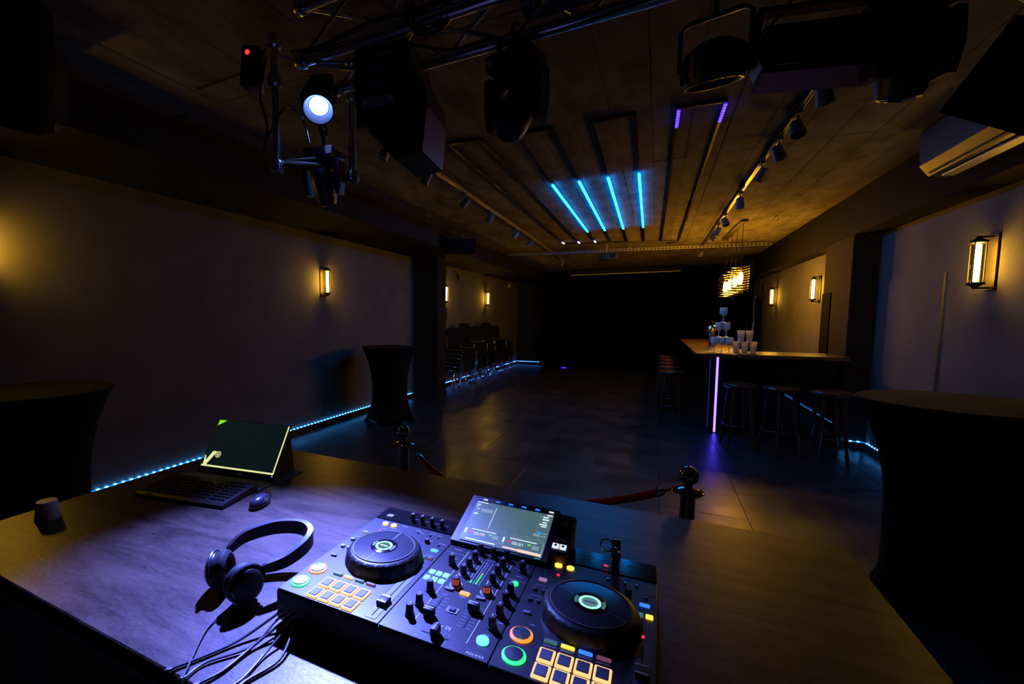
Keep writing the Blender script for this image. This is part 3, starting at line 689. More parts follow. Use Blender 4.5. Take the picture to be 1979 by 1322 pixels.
# strobe
t = thing('strobe_lamp', 'wide black strobe lamp in a square frame hanging from the truss', 'stage lamp', (.395, 1.76, 2.305), (0, .10, .05))
MB().prism([(-.07, -.08), (.07, -.08), (.07, .02), (.045, .065), (-.045, .065), (-.07, .03)], -.14, .15, 'x').build('housing', black_plastic, t, smooth=False)
MB().prism([(-.138, -.06), (-.170, 0), (-.138, .055)], -.055, .055, 'y').build('side_wing', black_plastic, t, smooth=False)
for s in (-1, 1): MB().box(s * .16 - .008, s * .16 + .008, -.02, .02, -.01, .13).build('bracket_side', black_matte, t, smooth=False)
MB().box(-.168, .168, -.02, .02, .118, .132).build('bracket_top', black_matte, t, smooth=False)
MB().rbox(-.13, .14, -.078, -.069, -.065, .015, .004, 1).build('glass', black_gloss, t)
clamp(t, .13, .33)
# lighting bar
t = thing('lighting_bar', 'long black lighting bar lying inside the truss', 'stage lamp', (-.22, 1.74, 2.69))
MB().rbox(-.27, .27, -.05, .05, -.045, .045, .006, 1).build('housing', black_plastic, t)
MB().rbox(-.26, .26, -.056, -.05, -.045, -.030, .002, 1).build('edge_rail', mat('rail_blue', (.10, .10, .22), .35), t)
for xx in (-.22, .06): MB().tube([(xx, -.058, .05), (xx, -.06, -.01), (xx + .01, -.06, -.07)], .0035, 6).build('cable_tie', white_plastic, t)
# haze machine
t = thing('haze_machine', 'black angular haze machine with printed labels hanging from the truss', 'haze machine', (-1.03, 1.78, 2.41), (0, 0, .12))
poly = [(-.165, .235), (.075, .235), (.09, .15), (.15, .04), (.16, -.04), (.14, -.215), (.02, -.235), (-.055, -.15), (-.10, -.11), (-.165, .0)]
MB().prism(poly, -.13, .13, 'y').build('housing', black_plastic, t, smooth=False)
MB().rbox(-.16, .07, -.134, -.128, -.09, .225, .002, 1).build('label_plate', mat('plate_black', (.02, .02, .024), .5), t)
RX = (PI / 2, 0, 0)
text('VEGA HAZE 800', .020, print_white, t, (-.125, -.1345, .185), RX)
text('professional', .010, print_grey, t, (-.125, -.1345, .206), RX)
for i, (a, z) in enumerate(((.10, .150), (.12, .135), (.08, .120), (.12, .085), (.10, .070), (.07, .055))): MB().box(-.125, -.125 + a, -.1348, -.134, z, z + .006).build('label_line', print_grey, t, smooth=False)
MB().box(-.13, .02, -.1346, -.134, -.015, .030).build('warning_plate', print_grey, t, smooth=False)
for xx in (-.125, -.008): MB().prism([(xx, .004), (xx + .022, .004), (xx + .011, .024)], -.1354, -.1346, 'y').build('warning_triangle', print_white, t, smooth=False)
text('WARNING', .013, black_matte, t, (-.095, -.1347, .009), RX)
tx = text('VEGA HAZE 800', .020, print_grey, t, (.02, -.131, -.10), (PI / 2, .75, 0))
MB().tube([(-.10, 0, .235), (-.10, 0, .29), (.04, 0, .29), (.04, 0, .235)], .009, 8).build('handle', black_matte, t)
# box with red lamp
t = thing('lamp_controller', 'small black device with a red light on the truss end', 'controller box', (-1.80, 1.66, 2.74), (0, .1, .3))
MB().rbox(-.045, .045, -.04, .04, -.11, .08, .01).build('housing', black_plastic, t)
MB().lathe([(.012, 0), (.009, .003), (.0001, .004)], 12).build('red_light', emis('red_light', (1.0, .03, .01), 2.5), t, (-.01, -.041, .045), (PI / 2, 0, 0))

# ------------------------------------------------------------------ truss cables
def cable(label, pts, r=.005, k=6, m=None):
    return tag(MB().tube(smooth_path(pts, k), r, 6).build('cable', m or cable_mat), label, 'cable', 'loose black cables')
cable('thick black cable slung along the front chord of the desk truss', [(-1.5, 1.60, 2.70), (-1.3, 1.57, 2.66), (-1.05, 1.575, 2.69), (-.8, 1.57, 2.67), (-.5, 1.57, 2.70), (-.15, 1.57, 2.66), (.2, 1.57, 2.70)], .009)
cable('black cable drooping below the desk truss behind the haze machine', [(-1.35, 1.585, 2.615), (-1.15, 1.6, 2.58), (-.95, 1.62, 2.60), (-.75, 1.66, 2.55), (-.60, 1.74, 2.60)], .006)
cable('black cable running from the truss end up to the ceiling', [(-1.72, 1.66, 2.80), (-1.9, 1.75, 2.80), (-2.25, 1.9, 2.90), (-2.6, 1.95, 2.935)], .006)
cable('black cable hanging beside the truss end frame posts', [(-1.74, 1.685, 2.78), (-1.77, 1.67, 2.6), (-1.73, 1.67, 2.45), (-1.78, 1.68, 2.30)], .006)
cable('black cable twisting across the rungs of the truss end frame', [(-1.75, 1.685, 2.40), (-1.62, 1.68, 2.52), (-1.50, 1.66, 2.44), (-1.46, 1.66, 2.32)], .005)
cable('black cable swinging between middle moving head and par lamp', [(-.52, 1.82, 2.60), (-.36, 1.78, 2.58), (-.1, 1.74, 2.57), (.10, 1.74, 2.58)], .006)
cable('black cable slung between par lamp and strobe', [(.13, 1.80, 2.42), (.2, 1.80, 2.38), (.27, 1.78, 2.41), (.36, 1.72, 2.50)], .005)
cable('black cable drooping from strobe to the right moving head', [(.40, 1.70, 2.52), (.48, 1.70, 2.46), (.56, 1.73, 2.48), (.62, 1.78, 2.52)], .005)
cable('black cable slung along the diagonal truss', [(.70, 1.76, 2.62), (.9, 1.95, 2.58), (1.1, 2.15, 2.62), (1.35, 2.42, 2.57), (1.5, 2.6, 2.62)], .008)
cable('black cable crossing over the top of the desk truss', [(-1.4, 1.62, 2.90), (-1.15, 1.70, 2.905), (-.95, 1.62, 2.905), (-.6, 1.70, 2.90), (-.3, 1.64, 2.905)], .006)
mb = MB()
pts = []
for i in range(5 * 24):
    a = 2 * PI * i / 24; rr = .075 + .012 * math.sin(i * .37)
    pts.append((rr * math.cos(a), .018 * math.sin(i * .13) + i * .0003, rr * math.sin(a)))
tag(mb.tube(pts, .006, 6).build('cable_coil', cable_mat, None, (-.80, 1.565, 2.66), (0, .3, .2)), 'coil of black cable tied to the truss front', 'cable')

# ------------------------------------------------------------------ rope barrier
def stanchion(label, x, y):
    t = thing('barrier_post', label, 'barrier post', (x, y, 0), group='polished rope barrier posts')
    MB().lathe([(.16, 0), (.16, .012), (.14, .022), (.05, .04), (.03, .06)], 32).build('base', dark_chrome, t)
    MB().cyl((0, 0, .05), (0, 0, .862), .0255, n=24).build('pole', dark_chrome, t)
    MB().lathe([(.026, .850), (.050, .862), (.055, .868), (.050, .874), (.030, .880), (.020, .884)], 32).build('collar_plate', dark_chrome, t)
    MB().lathe([(.016, .884), (.014, .892), (.018, .897)], 20).build('neck', dark_chrome, t)
    MB().sphere((0, 0, .930), .035, 28, 18).build('ball', dark_chrome, t)
    return t
SLx, SLy, SRx, SRy = -1.150, 1.985, .128, 1.905
stanchion('polished barrier post behind the portable screen side of the desk', SLx, SLy)
stanchion('polished barrier post behind the right half of the desk', SRx, SRy)
t = thing('barrier_rope', 'red velvet rope hanging between the two polished posts', 'rope', (0, 0, 0))
A = Vector((SLx, SLy, .868)); B = Vector((SRx, SRy, .868)); d = (B - A).normalized()
def rp(s):
    p = A + d * .05 + (B - A - d * .10) * s; q = max(0.0, s) ** .75; p.z = .868 - .19 * 4 * q * (1 - q); return p
N = 60
MB().tube([rp(.05 + .9 * i / N) for i in range(N + 1)], .0165, 12).build('velvet', velvet, t)
for (s0, s1) in ((.022, .052), (.978, .948)):
    MB().tube([rp(s0 + (s1 - s0) * i / 4) for i in range(5)], [.008, .0150, .0165, .0165, .0160], 12).build('end_ferrule', chrome, t)
    MB().tube([rp(s0 * .2 + (0 if s0 < .5 else .8)), rp((s0 + (0 if s0 < .5 else 1)) / 2), rp(s0)], .005, 8).build('hook', chrome, t)

# ------------------------------------------------------------------ music desk
t = thing('music_desk', 'large wooden desk with grey steel frame carrying the mixing controller', 'desk', (0, 0, 0))
MB().rbox(-1.865, .50, .478, 1.636, .826, .870, .003, 1).build('table_top', table_wood, t, smooth=False)
for (a, b_, c_, d_) in ((-1.82, .455, .500, .540), (-1.82, .455, 1.58, 1.62), (-1.82, -1.78, .54, 1.58), (.415, .455, .54, 1.58)): MB().box(a, b_, c_, d_, .785, .824).build('frame_rail', grey_steel, t, smooth=False)
for (a, c_) in ((-1.42, .500), (.05, .500), (-1.42, 1.58), (.05, 1.58)): MB().box(a, a + .04, c_, c_ + .04, 0, .785).build('leg', grey_steel, t, smooth=False)
MB().box(-1.82, .455, 1.56, 1.575, .10, .784).build('modesty_panel', black_matte, t, smooth=False)

# ------------------------------------------------------------------ controller
K = thing('mixing_controller', 'two-deck digital music controller with glowing pads and tilted screen', 'controller', (-.70, .663, .870))
deck_m = mat('brushed_deck', (.055, .056, .062), .36, metal=.55, var=.12, scale=5, stretch=(1, 120, 1))
deck_gl = mat('deck_gloss', (.010, .010, .012), .12)
H = .080
MB().rbox(0, .723, 0, .456, .010, H - .002, .006, 2).build('body', black_plastic, K)
for (a, b_) in ((.05, .05), (.67, .05), (.05, .40), (.67, .40)): MB().cyl((a, b_, 0), (a, b_, .012), .016, n=14).build('foot', black_plastic, K)
for nm, a, b_, m_ in (('deck_plate', .003, .2545, deck_m), ('mixer_plate', .2565, .4705, deck_m), ('deck_plate', .4725, .720, deck_m)):
    MB().rbox(a, b_, .003, .378 if nm == 'deck_plate' else .34, H - .003, H, .001, 1).build(nm, m_, K)
for a, b_ in ((.003, .2545), (.535, .720)): MB().rbox(a, b_, .380, .453, H - .003, H + .002, .001, 1).build('rear_plate', deck_gl, K)
e_orange = emis('pad_orange', (1.0, .40, .06), 1.5); e_pale = emis('pad_cream', (1.0, .56, .22), 1.3)
e_green = emis('ring_green', (.03, 1.0, .25), 1.6); e_cyan = emis('ring_cyan', (.45, 1.0, .85), 1.0); e_ring_o = emis('ring_orange', (1.0, .22, .02), 1.8)
e_blue = emis('button_blue', (.03, .16, 1.0), 1.6); e_lblue = emis('button_lightblue', (.20, .50, 1.0), 1.8); e_yel = emis('button_yellow', (1.0, .70, .05), 1.3)
e_red = emis('dot_red', (1.0, .02, .08), 1.6); e_pink = emis('button_pink', (.55, .22, .55), .7); e_teal = emis('button_teal', (.06, .20, .22), .7); e_mauve = emis('button_mauve', (.25, .08, .18), .6); e_white = emis('button_white', (.75, .85, 1.0), 1.0); e_amber = emis('loop_amber', (1.0, .50, .05), 2.0)
silver = mat('spun_silver', (.45, .46, .48), .25, metal=1.0, var=.25, scale=60)
knob_m = mat('knob_black', (.012, .012, .014), .5)
def jog(cx, cy, tone):
    n = 80; prof = [(.092, 0), (.0915, .006), (.088, .020), (.084, .026), (.078, .029), (.074, .0295)]
    V = []; F = []
    for pi_, (r, z) in enumerate(prof):
        for j in range(n):
            th = 2 * PI * j / n; dd = .0028 * max(0, math.cos(20 * th)) if pi_ in (1, 2) else 0
            V.append(((r - dd) * math.cos(th), (r - dd) * math.sin(th), z))
    for i in range(len(prof) - 1):
        for j in range(n): F.append((i * n + j, i * n + (j + 1) % n, (i + 1) * n + (j + 1) % n, (i + 1) * n + j))
    p = MB().add(V, F).build('jog_wheel', black_plastic, K, (cx, cy, H))
    MB().lathe([(.0745, .027), (.0735, .0302), (.071, .0306), (.0001, .0306)], 64).build('jog_top', mat('jog_plate', (.045, .047, .055), .22, var=.1, scale=40), p)
    MB().torus((0, 0, .0308), .0722, .0012, 64, 5).build('edge_ring', print_grey, p)
    MB().lathe([(.032, .0306), (.030, .0315), (.0001, .0315)], 40).build('display_glass', deck_gl, p)
    MB().lathe([(.0150, .0317), (.0150, .0322), (.0205, .0322), (.0205, .0317)], 40, ring=True).build('light_ring', e_cyan, p)
    MB().lathe([(.0148, .0318), (.0001, .0318)], 30).build('display', emis('jog_display', (.18, .40, .42), .5), p)
    for s in (1, -1):
        m_ = MB(); m_.m = Matrix.Rotation(tone, 4, 'Z'); m_.box(-.0012, .0012, *(sorted((s * .036, s * .071))), .0306, .0311); m_.build('marker_line', print_grey, p, smooth=False)
    MB().box(-.010, .010, -.002, .002, .0319, .0322).build('display_logo', print_white, p, smooth=False)
    for s in (1, -1):
        a0 = 0 if s > 0 else PI
        V = [(r * math.cos(a0 + q * .09), r * math.sin(a0 + q * .09), .0319) for q in range(-5, 6) for r in (.0225, .0285)]
        MB().add(V, [(2 * i, 2 * i + 1, 2 * i + 3, 2 * i + 2) for i in range(10)]).build('display_arc', emis('jog_arc', (.10, .30, .32), .5), p)
jog(.142, .203, -.05); jog(.606, .199, 1.15)
def rbtn(x, y, wd, hg, m_, name='button', parent=None, h=.004):
    return MB().rbox(x - wd / 2, x + wd / 2, y - hg / 2, y + hg / 2, H - .001, H + h, .0015, 1).build(name, m_, parent or K)
def rnd(x, y, r, m_, name='button', h=.004):
    return MB().lathe([(r, 0), (r * .96, h), (.0001, h)], 24).build(name, m_, K, (x, y, H - .0005))
def transport(x, y, ring):
    p = MB().lathe([(.0205, -.001), (.0205, .003), (.0165, .004)], 32).build('transport_ring', ring, K, (x, y, H))
    MB().lathe([(.0165, .003), (.0160, .006), (.0001, .0065)], 32).build('cap', silver, p)
transport(.032, .097, e_ring_o); transport(.031, .041, e_green); transport(.503, .094, e_ring_o); transport(.505, .039, e_green)
pad_in = mat('pad_rubber', (.10, .105, .12), .55)
for x0 in (.088, .554):
    for i in range(4):
        for r_, y in enumerate((.062, .024)):
            p = rbtn(x0 + i * .0297, y, .0268, .0335, e_pale, 'performance_pad', h=.004)
            MB().rbox(-.0098, .0098, -.0120, .0128, 0, .0022, .001, 1).build('pad_face', pad_in, p, (x0 + i * .0297, y, H + .003))
modes_L = (e_teal, e_pale, e_teal, e_mauve); modes_R = (e_teal, e_yel, e_blue, e_mauve)
for x0, ms in ((.087, modes_L), (.554, modes_R)):
    for i in range(4):
        rbtn(x0 + i * .0292, .099, .023, .0075, ms[i], 'mode_button'); rbtn(x0 + i * .0292, .0895, .023, .0035, print_grey, 'mode_label', h=.0005)
    MB().box(x0 - .013, x0 + .10, .1065, .1075, H, H + .0004).build('print_line', print_grey, K, smooth=False)
for x0, yc in ((.232, .060), (.699, .092)):
    MB().rbox(x0 - .012, x0 + .012, .010, .172, H - .001, H + .0008, .0005, 1).build('fader_slot', mat('slot_grey', (.16, .17, .19), .45), K)
    MB().box(x0 - .0012, x0 + .0012, .018, .164, H, H + .0012).build('fader_groove', black_matte, K, smooth=False)
    p = MB().rbox(x0 - .011, x0 + .011, yc - .013, yc + .013, H, H + .010, .003, 2).build('pitch_fader', knob_m, K)
    for s in (-1, 1): MB().box(x0 - .010, x0 + .010, yc + s * .009 - .002, yc + s * .009 + .002, H + .0095, H + .0106).build('cap_line', print_white, p, smooth=False)
for x0 in (0, .4695):
    for dx in (.049, .0755): rnd(x0 + dx, .356, .0085, e_amber, 'loop_button')
    for (a, b_) in ((.017, .243), (.035, .243), (.016, .204), (.034, .204)): rnd(x0 + a + .004, b_, .0058, silver, 'track_button', .005)
    rbtn(x0 + .027, .159, .016, .007, print_grey, 'shift_button')
    for (a, b_, wd) in ((.105, .365, .02), (.150, .362, .016), (.165, .352, .016), (.194, .363, .018), (.215, .36, .014), (.20, .327, .018), (.238, .325, .02), (.06, .330, .014), (.08, .343, .022), (.05, .343, .018), (.03, .262, .022), (.03, .222, .022), (.236, .262, .022), (.22, .215, .014), (.21, .20, .012), (.045, .13, .010), (.19, .12, .010)):
        MB().box(x0 + a - wd / 2, x0 + a + wd / 2, b_ - .0012, b_ + .0012, H, H + .0004).build('print_label', print_grey, K, smooth=False)
    rnd(x0 + .198, .317, .0065, knob_m, 'small_knob', .010)
    for (a, b_) in ((.155, .350), (.19, .350), (.213, .350), (.232, .314)): rnd(x0 + a, b_, .0032, silver, 'mini_button')
rbtn(.028, .290, .017, .010, emis('button_pale', (.55, .65, .8), .5)); rbtn(.499, .283, .017, .010, e_pink)
rbtn(.234, .286, .019, .010, emis('button_sky', (.1, .5, .9), 1.5)); rbtn(.699, .285, .019, .009, e_blue); rbtn(.224, .249, .013, .010, e_teal); rbtn(.240, .249, .013, .010, e_mauve); rbtn(.691, .250, .013, .012, e_teal); rbtn(.708, .250, .013, .012, e_amber)
rnd(.698, .188, .0035, e_red, 'indicator', .002); rnd(.525, .318, .0035, e_red, 'indicator', .002); rnd(.055, .318, .003, e_red, 'indicator', .002)
def knob(x, y, r=.0085, hh=.021, skirt=True, m_=None, name='knob'):
    p = MB().lathe([(r * 1.15, 0), (r * 1.1, .004), (r * .92, .005), (r * .80, hh), (r * .70, hh + .001), (.0001, hh + .001)], 20).build(name, m_ or knob_m, K, (x, y, H))
    MB().box(-.0008, .0008, 0, r * .75, hh + .0005, hh + .0016).build('pointer', print_white, p, smooth=False)
    if skirt: MB().torus((0, 0, .0012), r * 1.22, .0011, 20, 5).build('skirt_ring', print_white, p)
    return p
for i in range(4): knob(.110 + i * .030, .402, .0075, .022, False)
for (x, y) in ((.338, .292), (.337, .258), (.336, .226), (.405, .292), (.404, .259), (.404, .225)): knob(x, y)
orange_k = emis('knob_orange', (1.0, .16, .01), .45)
for (x, y) in ((.337, .181), (.405, .184)):
    p = knob(x, y, .0105, .018)
    for q in range(5):
        a = -2.0 + q * .35; MB().box(-.0008, .0008, -.0005, .0005, 0, .012).build('light_slot', orange_k, p, (.0095 * math.cos(a), .0095 * math.sin(a), .005), smooth=False)
for (x, y) in ((.296, .252), (.339, .327), (.372, .325), (.404, .328), (.450, .296), (.450, .203), (.450, .170), (.451, .128), (.450, .088), (.297, .138), (.298, .088), (.296, .052)): knob(x, y, .0085, .023, False)
for (x, y) in ((.270, .202), (.287, .202), (.304, .202), (.269, .177), (.287, .177), (.304, .177)): rbtn(x, y, .0135, .015, e_lblue, 'effect_button')
rbtn(.331, .161, .020, .010, print_grey, 'cue_button'); rbtn(.366, .160, .021, .011, e_orange, 'cue_button'); rbtn(.401, .160, .020, .010, print_grey, 'cue_button')
rnd(.446, .048, .0115, emis('round_blue', (.12, .55, 1.0), 2.0), 'effect_switch', .005); rnd(.449, .241, .0075, e_green, 'effect_selector', .004)
for x0, y0, y1, yc in ((.331, .050, .130, .066), (.402, .066, .132, .118)):
    MB().box(x0 - .0012, x0 + .0012, y0, y1, H, H + .0006).build('fader_groove', black_matte, K, smooth=False)
    for i in range(8):
        yy = y0 + (y1 - y0) * i / 7
        for s in (-1, 1): MB().box(x0 + s * .009 - .005, x0 + s * .009 + .005, yy - .0006, yy + .0006, H, H + .0004).build('scale_mark', print_grey, K, smooth=False)
    p = MB().rbox(x0 - .011, x0 + .011, yc - .008, yc + .008, H + .001, H + .019, .003, 2).build('channel_fader', knob_m, K)
    MB().box(x0 - .010, x0 + .010, yc - .001, yc + .001, H + .0185, H + .0195).build('cap_line', print_white, p, smooth=False)
MB().box(.337, .391, .0228, .0252, H, H + .0006).build('crossfader_groove', black_matte, K, smooth=False)
for i in range(7):
    for s in (1, -1): MB().box(.340 + i * .008 - .0005, .340 + i * .008 + .0005, .024 + s * .010 - .005, .024 + s * .010 + .005, H, H + .0004).build('scale_mark', print_grey, K, smooth=False)
p = MB().rbox(.358, .372, .013, .035, H + .001, H + .019, .003, 2).build('crossfader', knob_m, K)
MB().box(.3643, .3657, .014, .034, H + .0185, H + .0195).build('cap_line', print_white, p, smooth=False)
MB().rbox(.352, .377, .092, .110, H, H + .0015, .001, 1).build('slide_switch', print_grey, K); MB().rbox(.358, .371, .096, .106, H + .001, H + .004, .001, 1).build('switch_cap', knob_m, K)
for x in (.311, .422): MB().box(x - .0006, x + .0006, .030, .322, H, H + .0004).build('print_line', print_white, K, smooth=False)
for (a, b_, y) in ((.262, .309, .30), (.425, .466, .30), (.262, .309, .155), (.425, .468, .255)): MB().box(a, b_, y - .0006, y + .0006, H, H + .0004).build('print_line', print_grey, K, smooth=False)
for (a, b_, wd) in ((.285, .318, .02), (.292, .277, .016), (.352, .335, .012), (.372, .305, .02), (.45, .318, .018), (.45, .272, .016), (.448, .256, .02), (.366, .149, .012), (.46, .108, .012), (.447, .066, .012), (.285, .165, .016), (.33, .14, .01)):
    MB().box(a - wd / 2, a + wd / 2, b_ - .0013, b_ + .0013, H, H + .0004).build('print_label', print_grey, K, smooth=False)
for ci, x in enumerate((.361, .374)):
    MB().rbox(x - .0042, x + .0042, .199, .297, H - .001, H + .0006, .0005, 1).build('level_meter', black_matte, K)
    for i in range(14):
        lit = i < (2 if ci == 0 else 7)
        m_ = (e_orange if i == 6 else e_green) if lit else print_grey
        MB().box(x - .002, x + .002, .202 + i * .0067, .2055 + i * .0067, H + .0005, H + .0012).build('meter_segment', m_, K, smooth=False)
for x in (.3545, .3675, .3805): MB().box(x - .0004, x + .0004, .20, .296, H, H + .0005).build('print_line', print_white, K, smooth=False)
text('Pioneer DJ', .0115, print_white, K, (.333, .0475, H + .0002))
text('DIGITAL DJ SYSTEM', .0034, print_grey, K, (.4285, .0165, H + .0002))
text('XDJ-RX3', .0085, print_white, K, (.4285, .0085, H + .0002))
text('rekordbox', .0085, print_white, K, (.552, .425, H + .0022)); text('serato', .0085, print_white, K, (.560, .4115, H + .0022)); text('MIDI USB AUDIO', .004, print_grey, K, (.552, .402, H + .0022))
text('MIC', .006, print_grey, K, (.03, .41, H + .0022))
MB().box(.10, .215, .4145, .4155, H + .002, H + .0024).build('print_line', print_grey, K, smooth=False)
MB().rbox(.028, .048, .392, .407, H + .001, H + .005, .001, 1).build('switch', print_grey, K)
for (a, b_) in ((.668, .425), (.70, .425), (.70, .405), (.69, .392), (.655, .39)): MB().box(a - .009, a + .009, b_ - .0012, b_ + .0012, H + .002, H + .0024).build('print_label', print_grey, K, smooth=False)
# tilted screen unit
sl = math.atan2(.056, .16)
SU = MB(); SU.prism([(.338, H - .002), (.338, .092), (.500, .148), (.512, .135), (.470, .06), (.456, H - .002)], .254, .494, 'x')
su = SU.build('screen_unit', black_plastic, K, smooth=False)
SB = MB(); SB.prism([(.363, H - .002), (.363, .102), (.369, .107), (.500, .140), (.512, .125), (.470, .06), (.456, H - .002)], .494, .534, 'x')
sb = SB.build('selector_unit', black_plastic, K, smooth=False)
Ms = Matrix.Translation((.374, .338, .0925)) @ Matrix.Rotation(sl, 4, 'X')      # screen frame: x across, y up the slope
def on_screen(name, m_, x0, x1, y0, y1, z=.0012, th=.0004, parent=None):
    b_ = MB(); b_.m = Ms; b_.box(x0, x1, y0, y1, z, z + th); return b_.build(name, m_, parent or su, smooth=False)
scr = emis('screen_glow', (.085, .165, .20), .85)
s_w = emis('screen_white', (.75, .9, .95), 1.0); s_g = emis('screen_green', (.25, .7, .12), 1.0); s_d = emis('screen_dim', (.25, .38, .42), .8); s_r = emis('screen_red', (.5, .08, .10), .8); s_b = emis('screen_blue', (.03, .35, .8), 1.0); s_pk = emis('screen_peach', (1.0, .62, .50), 1.1)
on_screen('screen', scr, -.100, .108, .006, .149)
on_screen('waveform_line', s_w, -.0405, -.0393, .058, .136, .0016)
on_screen('waveform_block', s_d, -.078, -.045, .112, .124, .0016)
for (a, b_, c_, d_, m_) in ((-.098, -.068, .145, .1475, s_w), (-.096, -.086, .135, .138, s_w), (-.096, -.089, .129, .131, s_w), (-.092, -.083, .119, .121, s_w), (-.094, -.083, .100, .104, s_w), (-.094, -.086, .094, .096, s_d), (-.090, -.085, .085, .087, s_r),
                      (.092, .106, .143, .147, s_w), (.084, .098, .134, .138, s_w), (.084, .100, .125, .130, s_w), (.086, .097, .115, .119, s_w), (.080, .099, .107, .111, s_w), (.085, .098, .101, .104, s_w), (.080, .092, .078, .083, s_b), (.094, .104, .078, .081, s_d), (.073, .089, .067, .076, s_d), (.09, .105, .069, .072, s_d),
                      (-.079, -.014, .046, .0485, s_w), (-.083, -.071, .034, .042, s_r), (-.052, -.045, .030, .033, s_r), (-.030, -.022, .036, .040, s_g), (-.020, -.005, .028, .040, s_d), (-.095, -.090, .030, .047, s_w), (-.095, -.091, .02, .026, s_d), (-.085, -.008, .0115, .0150, s_w),
                      (.022, .088, .043, .0455, s_w), (.016, .028, .030, .038, s_r), (.068, .076, .033, .037, s_g), (.080, .096, .024, .036, s_d), (.006, .011, .027, .043, s_w), (.006, .010, .018, .024, s_d), (.012, .060, .010, .0145, s_pk), (.050, .104, .008, .016, s_pk), (.104, .1045, .004, .05, s_w), (-.001, -.0004, .008, .052, s_d),
                      (-.085, -.060, .063, .0636, s_d), (-.1, .103, .0555, .056, s_d), (.002, .103, .0485, .049, s_d), (-.072, -.0714, .086, .110, s_d), (-.098, -.0714, .110, .1106, s_d), (-.098, -.0714, .0855, .086, s_d), (.0775, .078, .072, .14, s_d)):
    on_screen('readout', m_, a, b_, c_, d_, .0016)
for i in range(7): on_screen('readout', s_d, -.085 + i * .029, -.0835 + i * .029, .058, .062, .0016)
Rs = (sl, 0, 0)
for s, xx, yy in (('00:00', -.070, .030), ('00:01', .030, .026)):
    pos = Ms @ Vector((xx, yy, .0018)); text(s, .0135, s_w, su, tuple(pos), Rs, 'readout')
for i, m_ in enumerate((e_white, e_blue, e_blue, e_blue, e_blue, e_white)):
    on_screen('browse_button', m_, -.086 + i * .036, -.074 + i * .036, .1575, .1605, .0002, .002)
on_screen('brand_mark', emis('mark_cyan', (.05, .45, .6), .8), .092, .105, .001, .0028)
s2 = math.atan2(.033, .131); M2 = Matrix.Translation((.514, .367, .1068)) @ Matrix.Rotation(s2, 4, 'X')
def on_sel(name, m_, prof=None, box=None, at=(0, 0)):
    b_ = MB(); b_.m = M2 @ Matrix.Translation((at[0], at[1], 0))
    if prof: b_.lathe(prof, 24)
    else: b_.rbox(*box, .001, 1)
    return b_.build(name, m_, sb)
on_sel('selector_ring', black_gloss, [(.0165, 0), (.0165, .003), (.0125, .004)], at=(0, .082))
on_sel('selector_light', e_white, [(.0125, .001), (.0125, .003), (.0095, .003)], at=(0, .082))
on_sel('selector_knob', chrome, [(.0095, .001), (.0085, .014), (.0001, .015)], at=(0, .082))
sel_b = mat('selector_blue', (.07, .07, .16), .4)
for (a, y) in ((-.009, .125), (.009, .125), (-.009, .046), (.009, .046)): on_sel('selector_button', sel_b, box=(-.0075, .0075, -.007, .007, -.001, .003), at=(a, y))
for a, s in ((-.0085, '1'), (.0085, '2')):
    q = on_sel('deck_button', e_white, box=(-.0075, .0075, -.008, .008, -.001, .003), at=(a, .018))
    MB_ = MB(); MB_.m = M2 @ Matrix.Translation((a, .019, 0)); MB_.box(-.0028, .0028, -.003, .003, .003, .0035); MB_.build('button_mark', black_matte, sb, smooth=False)
# usb stick
t = thing('usb_stick', 'chrome memory stick with key ring plugged into the controller top', 'memory stick', (-.70 + .636, .663 + .408, .870 + H + .0025))
MB().rbox(-.008, .008, -.004, .004, 0, .014, .001, 1).build('plug', chrome, t)
b_ = MB(); b_.m = Matrix.Rotation(-.12, 4, 'X'); b_.rbox(-.010, .010, -.006, .006, .014, .062, .004, 2); b_.build('case', chrome, t)
b_ = MB(); b_.m = Matrix.Translation((-.020, .0, .046)) @ Matrix.Rotation(1.35, 4, 'X'); b_.torus((0, 0, 0), .0135, .0016, 24, 6); b_.build('key_ring', chrome, t)
MB().rbox(-.024, -.014, -.016, -.014, .003, .007, .001, 1).build('port_light', e_red, t)

# ------------------------------------------------------------------ portable screen, keyboard, mouse, cup
ang = math.atan2(.1348, .9909)
t = thing('portable_monitor', 'portable flat screen propped on its folded cover with green corner', 'monitor', (-1.717, 1.204, .870), (0, 0, ang))
tilt = math.radians(56)
TM = Matrix.Translation((.012, 0, .006)) @ Matrix.Rotation(tilt, 4, 'X')
def mon(name, m_, x0, x1, y0, y1, z0, z1, parent=t, r=None):
    b_ = MB(); b_.m = TM
    (b_.rbox(x0, x1, y0, y1, z0, z1, r, 2) if r else b_.box(x0, x1, y0, y1, z0, z1))
    return b_.build(name, m_, parent, smooth=bool(r))
W_, H_ = .378, .236
mon('bezel', black_plastic, 0, W_, 0, H_, -.008, 0, r=.004)
sN = mon('display', emis('desktop_dark', (.003, .008, .009), 1.0), .006, W_ - .004, .026, H_ - .004, 0, .0006)
pale = emis('graphic_pale', (.80, .82, .36), 1.0); green = emis('graphic_green', (.22, .95, .02), 1.0)
mon('graphic_line', pale, .006, W_ - .004, .026, .033, .0006, .0010, sN)
mon('graphic_line', pale, W_ - .010, W_ - .004, .033, H_ - .006, .0006, .0010, sN)
b_ = MB(); b_.m = TM; b_.prism([(.008, H_ - .030), (.008, H_ - .005), (.046, H_ - .005)], .0006, .0010); b_.build('graphic_corner', green, sN, smooth=False)
b_ = MB(); b_.m = TM; b_.prism([(.014, .030), (.028, .030), (.062, .092), (.040, .092), (.020, .050), (.012, .072), (.007, .072)], .0006, .0010); b_.build('graphic_tick', pale, sN, smooth=False)
